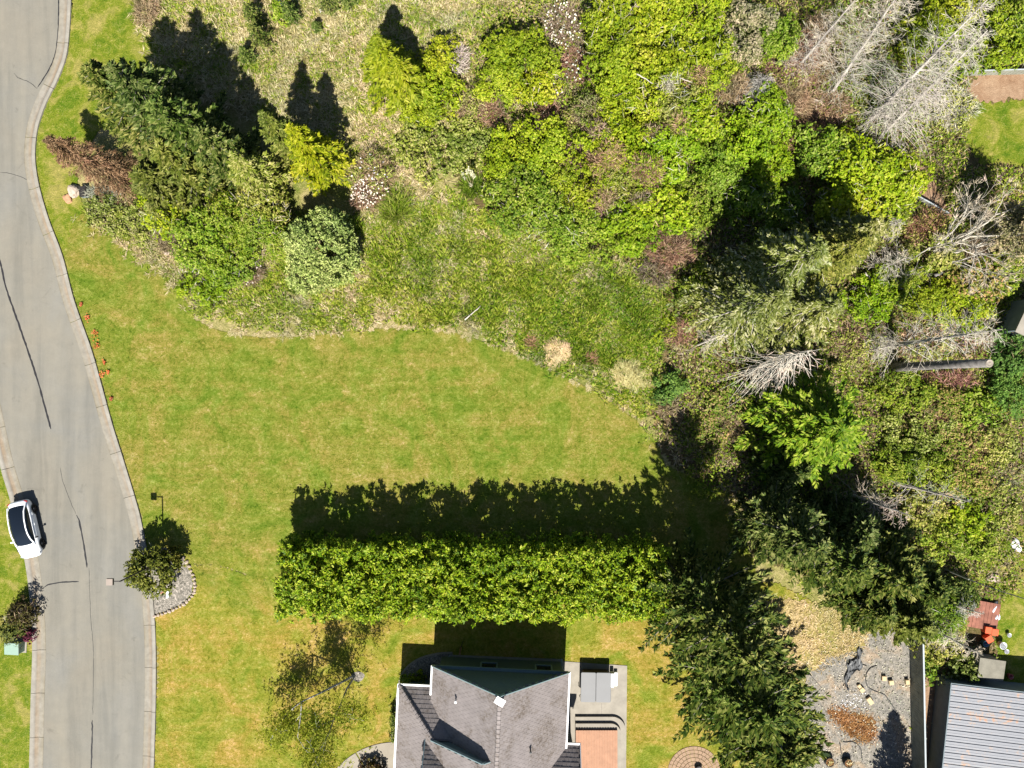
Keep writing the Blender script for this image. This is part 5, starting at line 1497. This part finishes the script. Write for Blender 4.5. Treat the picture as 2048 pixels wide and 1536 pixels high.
# ------------------------------------------------------------------ shrubs and broadleaf trees
SH = [
 # px, py, rx, ry, h, mat, label, leaf, group
 (470,440,75,62,4.5,'lf_mid','mid-green bushy tree left of the blue-green pine'),
 (400,470,72,58,4.2,'lf_mid','bushy tree in the middle of the roadside grove'),
 (330,420,52,50,3.6,'lf_yg','yellowish bush at the foot of the roadside conifers'),
 (520,410,60,50,4.6,'lf_scrubby','olive bushy tree below the golden conifer'),
 (455,520,66,42,3.0,'lf_mid','bush just above the lime shrub'),
 (560,470,42,44,3.6,'lf_mid','shaded bush touching the blue-green pine'),
 (412,562,54,46,2.0,'lf_lime','vivid lime shrub at the meadow edge'),
 (872,178,50,48,3.0,'lf_yg','yellow shrub right of the golden conifers'),
 (840,215,44,40,2.6,'lf_yellow','golden shrub at the foot of the golden conifers'),
 (880,110,38,40,2.8,'lf_yellow','small golden shrub above the dry brush'),
 (1042,116,72,66,4.4,'lf_yg','wide yellow-green shrub alone at the top centre'),
 (995,165,42,38,2.8,'lf_yg','lower yellow-green shrub left of the wide one'),
 (1075,175,50,40,3.0,'lf_yg','yellow-green shrub below the wide top one'),
 (905,222,20,20,1.0,'lf_yellow','little bright yellow shrub amid brown brush'),
 (870,290,88,62,1.3,'lf_scrubby','low weedy shrub above the pampas grass'),
 (945,290,50,40,1.2,'lf_scrubby','low weedy shrub near the reddish grass'),
 (1095,292,80,56,4.0,'lf_yg','yellow-green shrub left of the central brambles'),
 (1010,330,46,48,3.2,'lf_yg','shrub right of the pampas plumes'),
 (1045,400,78,62,3.6,'lf_mid','rounded green shrub above the red pail'),
 (1120,440,76,56,3.4,'lf_mid','green shrub at the lower front of the thicket'),
 (1165,362,70,58,3.8,'lf_yg','yellow-green shrub in the heart of the thicket'),
 (1180,492,66,36,2.2,'lf_mid','low green shrub where the thicket meets the meadow'),
 (1262,455,72,56,3.4,'lf_lime','lime shrub at the lower right of the thicket front'),
 (1320,420,62,52,3.6,'lf_lime','lime shrub beside the brown bramble gap'),
 (1250,372,58,46,3.4,'lf_scrubby','brownish green shrub between lime ones'),
 (1235,288,78,54,4.4,'lf_lime','lime shrub below the yellow-green mass'),
 (1320,310,70,60,4.6,'lf_lime','lime shrub on the left of the long dark shadow'),
 (1385,230,54,58,4.8,'lf_lime','lime shrub at the edge of the long dark shadow'),
 (1226,60,56,66,6.0,'lf_yg','yellow-green tree at the left end of the top mass'),
 (1290,40,74,66,6.6,'lf_yg','yellow-green tree second from left in the top mass'),
 (1385,30,70,60,6.4,'lf_yg','yellow-green tree at the top edge right of centre'),
 (1240,150,58,60,5.6,'lf_yg','yellow-green tree below the leftmost of the top mass'),
 (1315,130,76,64,6.2,'lf_yg','yellow-green tree in the centre of the top mass'),
 (1400,120,66,60,5.8,'lf_yg','yellow-green tree at the right of the top mass'),
 (1265,215,70,50,5.0,'lf_yg','yellow-green tree at the lower edge of the top mass'),
 (1345,205,54,46,5.0,'lf_scrubby','duller shrub with twigs under the top mass'),
 (1490,60,56,64,4.6,'lf_pale','pale greyish tree with pinkish leaves at the top'),
 (1550,70,50,50,3.6,'lf_mid','green shrub between the pale tree and the brambles'),
 (1450,110,40,60,3.6,'lf_mid','green shrub left of the pale tree'),
 (1525,228,58,56,4.0,'lf_lime','lime shrub below the grey brush pile'),
 (1495,290,54,54,4.0,'lf_lime','lime shrub dappled by the long dark shadow'),
 (1440,330,52,60,3.0,'lf_mid','shrub sunk in the long dark shadow'),
 (1400,400,56,50,2.8,'lf_mid','green shrub below the shaded gap'),
 (1540,330,50,46,3.0,'lf_lime','lime shrub right of the long dark shadow'),
 (1500,400,56,50,2.6,'lf_mid','shaded shrub above the lichen firs'),
 (1570,420,44,44,2.8,'lf_mid','small green shrub left of the lime broadleaf tree'),
 (1655,300,56,48,5.0,'lf_mid','dark crowned tree above the lime broadleaf tree'),
 (1725,345,78,66,6.0,'lf_lime','lime broadleaf tree in the upper right'),
 (1785,370,64,62,5.4,'lf_yg','yellow-green tree touching the lime broadleaf tree'),
 (1700,410,66,48,4.6,'lf_yg','yellow-green tree below the lime broadleaf tree'),
 (1760,440,60,40,3.6,'lf_scrubby','olive shrub above the grey twig pile'),
 (1910,30,50,44,5.0,'lf_yellow','golden shrub between the dead conifers at the top'),
 (1850,60,46,50,4.0,'lf_yg','yellow-green shrub glimpsed through the dead conifers'),
 (1985,75,72,66,5.0,'lf_yg','yellow-green tree in the top right corner'),
 (2030,40,50,60,5.4,'lf_mid','green tree at the extreme top right'),
 (1940,110,50,30,3.0,'lf_yg','low shrub above the pale garden fence'),
 (2040,455,40,60,10.0,'lf_pale','pale green tree at the right edge below the white tree'),
 (1880,500,62,44,2.4,'lf_scrubby','scrubby bush under the white bare tree'),
 (1800,560,62,48,2.6,'lf_mid','green shrub right of the lichen firs'),
 (1740,600,54,44,2.8,'lf_lime','lime shrub left of the long grey dead tree'),
 (1860,590,62,42,2.6,'lf_yg','yellow-green shrub around the thick grey log'),
 (1960,560,62,50,2.6,'lf_bramble','reddish green shrub above the outbuilding corner'),
 (1930,620,56,40,2.2,'lf_yg','shrub beyond the top of the long dead tree'),
 (2010,530,40,50,2.6,'lf_mid','green shrub at the right edge under the pale tree'),
 (2025,710,36,56,3.2,'lf_blue','deep green tree at the right edge by the snag top'),
 (2020,780,40,50,2.8,'lf_blue','blue-green shrub below the tip of the snag'),
 (1810,780,66,42,2.0,'lf_mid','green shrub below the standing snag'),
 (1890,800,60,42,1.6,'lf_bramble','reddish bramble below the snag'),
 (1960,820,56,40,1.8,'lf_mid','leafy shrub left of the blue-green one'),
 (1830,860,60,48,1.8,'lf_scrubby','scrubby bush right of the bright cedar'),
 (1910,880,60,44,1.4,'lf_bramble','bramble mound in the middle right'),
 (1985,900,50,50,1.2,'lf_scrubby','weedy scrub near the straw path'),
 (1800,930,52,44,2.4,'lf_mid','green bush below right of the bright cedar'),
 (1870,950,56,44,1.8,'lf_mid','bush above the lichen twigs'),
 (1940,960,54,44,1.6,'lf_bramble','bramble beside the teal container'),
 (1840,1020,54,40,2.6,'lf_scrubby','grey-green bush with fine dead twigs'),
 (1930,1045,50,40,1.6,'lf_lime','bright grassy shrub below the teal container'),
 (1890,1080,44,40,2.0,'lf_mid','green bush right of the dark conifers'),
 (1960,1090,40,38,1.4,'lf_mid','bush in shade at the edge of the side garden'),
 (2000,1020,40,56,.9,'lf_scrubby','low weeds along the straw path'),
 (1790,1060,50,40,2.6,'lf_dark','dark bush under the lower conifers'),
 (1395,572,44,36,1.6,'lf_mid','shaded green bush left of the lichen firs'),
 (1345,775,42,36,1.5,'lf_blue','blue-green bush in the shade by the olive mound'),
 (1455,805,42,32,1.2,'lf_bramble','bramble left of the bright cedar'),
 (1420,860,42,40,1.0,'lf_bramble','low bramble at the end of the lawn'),
 (1870,1235,56,46,4.0,'lf_mid','green bush over the fence near the platform'),
 (1905,1190,50,40,3.6,'lf_cypress','dark bush above the red platform'),
 (1880,1290,40,36,2.4,'lf_scrubby','thin bush behind the board fence'),
 (1860,1340,18,36,1.0,'lf_mid','small weeds between fence and shed'),
 (1925,1340,34,26,2.2,'lf_scrubby','straggly bush against the hut'),
 (834,1356,13,16,1.0,'lf_yellow','small golden shrub in the house planting bed'),
 (812,1368,12,16,.9,'lf_hedge','small green shrub in the house planting bed'),
 (790,1450,10,34,1.2,'lf_cypress','narrow dark shrub against the west gutter'),
 (742,1546,28,26,1.2,'lf_darkred','dark purple-grey shrub on the front path'),
 (215,425,44,38,.8,'lf_scrubby','low olive weeds by the cream boulder'),
 (270,445,46,40,.8,'lf_scrubby','low olive weeds on the roadside slope'),
 (1335,655,30,24,.6,'lf_yellow','yellow flowering weed left of the lichen firs'),
 (560,20,24,24,.9,'lf_mid','little bush beside the thin white stone'),
]
small = {'lf_lime': (.20, .11, .32), 'lf_yg': (.18, .115, .30), 'lf_mid': (.19, .095, .34)}
for s in SH:
    px, py, rx, ry, h, mat, lb = s[:7]
    lf, wd, lu = small.get(mat, (.18, .095, .31))
    q_ = random.uniform(.85, 1.3); lf *= q_; wd *= q_; lu *= random.uniform(.85, 1.25)
    big = h >= 3.3
    h *= .78
    rx *= 1.06; ry *= 1.06
    shrub(px, py, rx, ry, h, mat, lb, 'broadleaf_tree' if big else 'shrub', 'trees of the thicket' if big else 'shrubs of the thicket', 'tree' if big else 'shrub',
          leaf=lf, wid=wd, lump=lu*.72, dens=1.0, ragged=.34, mound=.75 if big else .5)

# dry brush and brambles
BR = [
 (338,482,34,28,1.0,'brown_twig','purplish dry brush on the roadside slope',None,0),
 (492,542,44,34,1.1,'brown_twig','dry brush right of the lime shrub',None,30),
 (742,340,48,44,1.6,'brown_twig','brown brush above the green pampas clump','lf_scrubby',20),
 (738,385,42,40,1.2,'red_twig','brush full of white flowers by the pampas clump',None,150),
 (905,120,40,38,1.4,'grey_twig','grey brush right of the golden conifers',None,0),
 (935,205,52,34,1.4,'brown_twig','brown brush left of the yellow-green shrub','lf_scrubby',0),
 (980,225,40,34,1.0,'red_twig','reddish dry brush above the pampas plumes',None,0),
 (1125,50,46,54,1.1,'brown_twig','brown brush with white flowers at the top',None,110),
 (1150,130,36,46,1.0,'red_twig','reddish brush left of the top trees',None,40),
 (1110,175,20,24,.8,'brown_twig','small flowering brush below the top centre shrub',None,60),
 (1185,225,46,34,1.6,'brown_twig','brown bramble gap left of the lime shrubs','lf_scrubby',0),
 (1215,320,44,38,3.2,'brown_twig','brown dead patch among the lime shrubs',None,0),
 (1290,345,40,34,3.6,'red_twig','reddish dead patch left of the long shadow','lf_lime',0),
 (1145,255,40,32,1.4,'brown_twig','brown bramble above the central shrubs','lf_scrubby',0),
 (1340,500,50,48,1.6,'red_twig','reddish bramble left of the lichen firs',None,0),
 (1310,545,40,34,1.2,'brown_twig','brown bramble at the meadow side of the firs',None,0),
 (1360,665,34,30,1.0,'red_twig','purple-brown bramble under the pale bough',None,0),
 (1575,140,54,52,1.6,'red_twig','reddish bramble right of the pale tree','lf_scrubby',0),
 (1590,205,56,46,1.6,'brown_twig','brown bramble right of the grey brush pile',None,0),
 (1640,130,44,40,1.6,'brown_twig','brown bramble under the small dead conifer',None,0),
 (1560,270,40,44,1.6,'red_twig','red bramble right of the lime shrubs','lf_lime',0),
 (1660,215,48,40,1.2,'brown_twig','dark bramble in the shaded hollow',None,0),
 (1855,455,52,40,1.6,'red_twig','brown bramble below the white bare tree','lf_scrubby',0),
 (1940,500,48,40,1.6,'brown_twig','brown bramble at the foot of the white tree',None,0),
 (1840,690,60,36,1.2,'brown_twig','brown scrub under the long grey dead tree','lf_scrubby',0),
 (1700,690,46,46,.9,'brown_twig','shaded brown brush left of the long dead tree','lf_scrubby',0),
 (1880,840,56,36,1.2,'red_twig','reddish dead brambles below the snag','lf_bramble',0),
 (1930,930,48,36,1.1,'brown_twig','brown brambles in the right middle','lf_mid',0),
 (1460,850,42,40,.9,'brown_twig','brown weeds by the shaded lawn end',None,0),
 (1340,815,30,34,1.0,'brown_twig','brown twigs beside the blue-green bush',None,0),
 (290,20,36,34,.7,'brown_twig','brownish tuft of brush at the top left',None,0),
 (200,385,46,14,.8,'grey_twig','grey twiggy brush behind the cream boulder',None,0),
 (1160,300,34,30,2.4,'brown_twig','brown dead patch above the heart of the thicket',None,0),
 (1260,330,36,26,2.2,'red_twig','reddish twigs in the hollow of the lime shrubs',None,0),
 (1205,400,34,32,2.0,'brown_twig','brown stalks at the front of the central shrubs',None,0),
 (1235,440,30,26,2.2,'grey_twig','fan of grey dead stalks between two lime shrubs',None,0),
 (1100,235,40,30,1.4,'red_twig','reddish stalks left of the bramble gap',None,0),
 (1300,275,26,22,3.0,'brown_twig','small brown tuft among the lime crowns',None,0),
 (1560,200,60,46,2.0,'brown_twig','wide brown bramble bank right of the grey heap',None,0),
 (1600,110,44,56,2.2,'red_twig','tall reddish bramble below the small dead conifer',None,0),
 (1640,60,30,40,2.0,'brown_twig','brown bramble at the top between dead conifers',None,0),
 (1640,250,44,40,1.0,'brown_twig','bare brown twigs in the dark hollow',None,0),
 (1960,700,40,40,1.4,'red_twig','reddish twigs beyond the long dead tree','lf_bramble',0),
 (1900,760,60,26,1.2,'red_twig','red-brown twigs just below the snag',None,0),
 (1845,830,40,34,1.3,'brown_twig','brown twigs between the cedar and the brambles',None,0),
 (1960,880,46,34,1.0,'brown_twig','brown twigs by the straw tussock',None,0),
 (1195,268,26,22,3.0,'brown_twig','brown twig tuft below left of the top mass',None,0),
 (1135,335,28,24,2.6,'red_twig','reddish twig tuft left of the central brown patch',None,0),
 (1280,405,26,22,2.4,'brown_twig','brown twig tuft between the two front lime shrubs',None,0),
 (1350,255,28,30,3.2,'brown_twig','brown twig tuft at the left rim of the long shadow',None,0),
 (1330,180,24,20,4.2,'grey_twig','grey twigs poking from the centre of the top mass',None,0),
 (1390,165,26,24,4.0,'brown_twig','brown twigs at the lower right of the top mass',None,0),
 (1470,175,30,30,2.0,'brown_twig','brown twigs left of the grey branch heap',None,0),
 (1080,265,34,22,2.0,'brown_twig','brown twigs above the yellow-green central shrub',None,0),
 (1900,215,60,50,1.0,'grey_twig','thin grey brush at the edge of the back garden','lf_scrubby',0),
]
for px, py, rx, ry, h, mat, lb, lf, fl in BR:
    brush(px, py, rx, ry, h, mat, lb, leafy=lf, flowers=fl)

# brown dead conifer by the kerb: stem leans towards the road
def brown_conifer():
    b = at(262, 368); t = empty('brown_conifer', b, 'rust-brown dead conifer leaning over the kerb', 'dead tree')
    lean = (-3.6, 1.9)
    lv, wd = conifer_np(4.6, 2.2, nb=150, per=75, leaf=.30, wid=.05, rise=.25, droop=.35, power=.6, lean=lean)
    link('trunk', mesh_np('trunk', *join_np([trunk_np(4.5, .12, lean), wd])), M['bark'], t)
    link('crown', mesh_np('crown', *lv), M['rust_twig'], t)
brown_conifer()

# bleached dead conifers at the upper right
dead_tree(1582,150,7.5,(1.2,1.6),1.9,'small bleached dead conifer left of the great dead pair', nb=150, twig=9, rise=.45, droop=.15)
dead_tree(1660,190,10.5,(.6,3.6),3.0,'densely twigged bleached dead conifer at the upper right', nb=230, twig=10, rise=.45, droop=.2, rad=.024)
dead_tree(1730,250,12.0,(1.6,3.4),3.6,'tallest bleached dead conifer reaching the top edge', nb=190, twig=9, rise=.4, droop=.2, trunk_r=.17, rad=.032)
dead_tree(1762,272,9.0,(2.1,3.6),3.6,'bleached dead conifer with a bare leaning stem', nb=230, twig=9, rise=.3, droop=.3, trunk_r=.13, rad=.026)
dead_tree(1490,215,2.6,(.8,1.0),2.3,'spiky heap of grey dead branches in the thicket', nb=220, twig=7, rise=.3, droop=.5, z0=.3, trunk_r=.07, group='heaps of dead branches', name='dead_branch_heap')
dead_tree(1495,740,9.5,(.9,1.1),3.3,'spiky dead conifer with broken pink top above the cedar', 'white_wood', nb=150, twig=3, rise=-.05, droop=.55, side=(-1.9, .85), trunk_r=.16, rad=.036, power=.3, tw=.026)
# long dead tree and snag
dead_tree(1775,692,11.5,(.8,.4),3.0,'long grey dead tree lying out towards the right edge', 'white_wood', nb=110, twig=9, rise=.25, droop=.3, rad=.03, trunk_r=.16, power=.45, group='bare broadleaf trees', name='bare_tree')
dead_tree(1740,700,3.0,(.2,.2),2.1,'mound of fine grey twigs beside the long dead tree', nb=80, twig=6, rise=.2, droop=.6, z0=.3, trunk_r=.06, group='heaps of dead branches', name='dead_branch_heap')
dead_tree(1745,470,3.2,(.4,.3),2.0,'grey twig pile under the olive shrub', nb=120, twig=8, rise=.2, droop=.5, z0=.3, trunk_r=.06, group='heaps of dead branches', name='dead_branch_heap')
dead_tree(1745,545,3.6,(.6,.5),1.9,'bare grey bush right of the lichen firs', nb=70, twig=8, rise=.3, droop=.3, trunk_r=.06, group='heaps of dead branches', name='dead_branch_heap')
dead_tree(1690,985,8.0,(.6,-.3),2.2,'thin grey dead tree in the shade below the cedar', nb=60, twig=6, rise=.2, group='thin dead trees of the lower thicket')
dead_tree(1790,965,7.0,(1.2,-.3),2.4,'thin grey dead tree with level twigs above the teal container', nb=45, twig=6, rise=.1, group='thin dead trees of the lower thicket')
dead_tree(1820,1235,6.0,(1.6,-.6),2.0,'dead tree leaning over the small hut', 'white_wood', nb=80, twig=8, rise=.1, group='thin dead trees of the lower thicket')
dead_tree(1850,1195,4.5,(1.5,.2),1.6,'pale dead branches reaching over the red platform', 'white_wood', nb=60, twig=8, rise=.1, group='thin dead trees of the lower thicket')
sn = empty('snag', at(1778, 735), 'tall branchless grey snag with a flat broken top', 'dead tree')
MB().tube([(0, 0, -.05), (.02, 0, 3), (.0, .03, 7), (.03, 0, 11.3)], [.36, .31, .28, .26], 12).build('trunk', M['snag'], sn, True)
MB().lathe([(.255, .0), (.22, .06), (.10, .02), (.0, .05)], 12).build('broken_top', M['snag_top'], sn, loc=(.03, 0, 11.3))
for z, a in ((4.5, 1.0), (7.6, -1.4), (9.4, 2.2)):
    MB().tube([(0, 0, z), (.5*math.cos(a), .5*math.sin(a), z+.2)], [.05, .02], 6).build('branch_stub', M['snag'], sn)

# white bare tree at the right edge
branchy(1858, 508, 'white bare tree with spreading limbs at the right edge', [(1.0, .9, 3.2), (1.6, .1, 2.8), (-.5, 1.0, 2.8, .8), (-1.5, .1, 1.5, .7), (.8, -1.0, 1.8, .7), (.1, .5, 3.4, .9)], depth=5, r0=.13, twist=.42, shrink=(.5, .8), leafn=7)

# birch in front of the house
def birch():
    t, tips, segs = branchy(712, 1350, 'leaning birch with thin olive leaves in front of the house', [(-2.5, -.9, 3.6), (-1.3, -1.5, 4.0, .8)], 'birch_bark', 4, 'birch_tree', .09, 'birch trees', twist=.75, cat='tree', shrink=(.42, .66))
    pts = []; ax = []
    rr = random.Random(3)
    for pp, r, _, lvl in segs:
        if lvl < 2: continue
        for p in pp:
            for q in range(6):
                s = p + Vector((rr.gauss(0, .55), rr.gauss(0, .55), rr.gauss(0, .3)))
                L = rr.uniform(.4, 1.3); dx, dy = rr.gauss(0, .12), rr.gauss(0, .12)
                for j in range(9):
                    pts.append(s + Vector((dx*j/4+rr.gauss(0, .06), dy*j/4+rr.gauss(0, .06), -L*j/9))); ax.append((rr.gauss(0, .6)+dx*3, rr.gauss(0, .6)+dy*3, -.5))
    c = np.array([tuple(p) for p in pts]); c[:, 2] = np.maximum(c[:, 2], .3); n = len(c)
    link('crown', mesh_np('crown', *leaves_np(c, np.array(ax), rng.normal(size=(n, 3))+[0, 0, .4], rnd(n, .14, .26), rnd(n, .05, .09))), M['lf_birch'], t)
birch()
ring = tag(link('mulch_ring', MB().prism([(.5*math.cos(a)*(1+.1*math.sin(3*a)), .38*math.sin(a)) for a in np.linspace(0, 6.1, 18)], 0, .03).build('tmp', M['bed_gravel']).data, None), kind='structure')
bpy.data.objects.remove(bpy.data.objects['tmp']); ring.location = at(716, 1353)

# pampas and other tussocks
def tussock(px, py, r, L, n, mat, lb, plumes=0, w=.045, tilt=(.25, 1.25), name='grass_tussock'):
    b = at(px, py); t = empty(name, b, lb, 'grass clump')
    pos = np.stack([rng.normal(size=n)*r*.35, rng.normal(size=n)*r*.35, np.zeros(n)], 1)
    link('blades', mesh_np('blades', *tuft_np(pos, 5, L, w, tilt)), M[mat], t)
    if plumes:
        P = np.zeros((plumes, 3, 3)); az = rnd(plumes, 0, 6.28); k = rnd(plumes, .2, .7)
        for j, (a, z) in enumerate(((0, 0), (.5, 1.1), (1, 1.9))):
            P[:, j, 0] = np.cos(az)*k*a; P[:, j, 1] = np.sin(az)*k*a; P[:, j, 2] = z
        link('stalks', mesh_np('stalks', *sticks_np(P, np.full((plumes, 3), .012), 3)), M['gr_straw'], t)
        i = np.repeat(np.arange(plumes), 40); m = len(i); tt = rnd(m)
        c = P[i, 2]+(P[i, 2]-P[i, 1])*.5*tt[:, None]+rng.normal(size=(m, 3))*.05
        link('plumes', mesh_np('plumes', *leaves_np(c, (P[i, 2]-P[i, 1])+rng.normal(size=(m, 3))*.3, rng.normal(size=(m, 3)), rnd(m, .12, .25), rnd(m, .04, .08))), M['plume'], t)['kind'] = 'stuff'
    return t
tussock(790, 420, 1.3, 1.35, 170, 'gr_green', 'large green pampas clump in the meadow')
tussock(712, 452, .7, .9, 70, 'gr_green', 'small green grass clump left of the pampas clump')
tussock(945, 375, 1.0, 1.1, 110, 'gr_green', 'pampas grass with pale plumes at the thicket edge', 11)
tussock(985, 230, .9, .9, 90, 'thatch_red', 'reddish dry tussock above the pampas plumes')
tussock(1150, 30, .8, .8, 60, 'gr_straw', 'straw tussock beside the flowering brush')
tussock(1980, 880, 1.5, .9, 150, 'gr_straw', 'straw-coloured tussock among the brambles at the right')
tussock(2010, 960, 1.5, .9, 150, 'gr_straw', 'straw-coloured tussock at the right edge')
tussock(1930, 1060, 1.2, .9, 110, 'gr_lush', 'lush grass clump below the teal container')
tussock(1063, 686, .45, .6, 70, 'thatch_red', 'small rusty grass tuft left of the tan mound', tilt=(.4, 1.4))
tussock(1182, 716, .45, .65, 70, 'thatch_red', 'small rusty grass tuft between the two mounds', tilt=(.4, 1.4))
def mound(px, py, rx, ry, h, mat, lb, rz=0):
    b = at(px, py); t = empty('thatch_mound', b, lb, 'thatch', None, rz)
    n = 1500
    a = rnd(n, 0, 6.28); r = np.sqrt(rnd(n))*(1+.20*np.sin(3*a+1)+.16*np.sin(5*a)+.12*np.sin(8*a+2)); x = rx*r*np.cos(a); y = ry*r*np.sin(a)
    z = h*np.maximum(.15, 1-r*r)*(.70+.30*np.sin(x*3+y)*np.cos(y*5-x))+.08
    c = np.stack([x, y, z], 1)
    link('straw', mesh_np('straw', *leaves_np(c, rng.normal(size=(n, 3))*[.6, .4, .12]+[.5, -.8, -.1], rng.normal(size=(n, 3))*.3+[0, 0, 1], rnd(n, .35, .7), rnd(n, .05, .10))), M[mat], t)
mound(1118, 702, 1.25, 1.05, .5, 'thatch_tan', 'tan mound of flattened dry grass below the meadow')
mound(1256, 747, 1.85, 1.25, .5, 'thatch_olive', 'larger olive-tan mound of flattened grass by the lawn corner', math.radians(-30))
# red flowering weeds along the kerb
for i, (px, py) in enumerate(((172, 636), (187, 668), (191, 690), (201, 748), (214, 745), (220, 797), (160, 610), (206, 725))):
    b = at(px+4, py); t = empty('red_weed', b, ['topmost but one red weed by the kerb', 'red weed cluster by the kerb, largest of the row', 'red weed just below the largest one', 'red weed lying against the kerb edge', 'red weed set back in the lawn from the kerb', 'lowest red weed of the kerbside row', 'topmost faint red weed by the kerb', 'faint red weed between the middle two'][i], 'weed', 'red weeds along the kerb')
    n = 26; s = (.4, .6, .55, .5, .25, .3, .25, .25)[i]
    c = np.stack([rng.normal(size=n)*.22*s, rng.normal(size=n)*.28*s, rnd(n, .10, .18)], 1)
    link('flower_heads', mesh_np('flower_heads', *leaves_np(c, rng.normal(size=(n, 3))*[1, 1, .2], rng.normal(size=(n, 3))*.3+[0, 0, 1], rnd(n, .08, .16), rnd(n, .06, .12))), M['flower_red'], t)
    pos = np.stack([rng.normal(size=8)*.15*s, rng.normal(size=8)*.2*s, np.zeros(8)], 1)
    link('leaves', mesh_np('leaves', *tuft_np(pos, 4, .2, .04)), M['gr_green'], t)
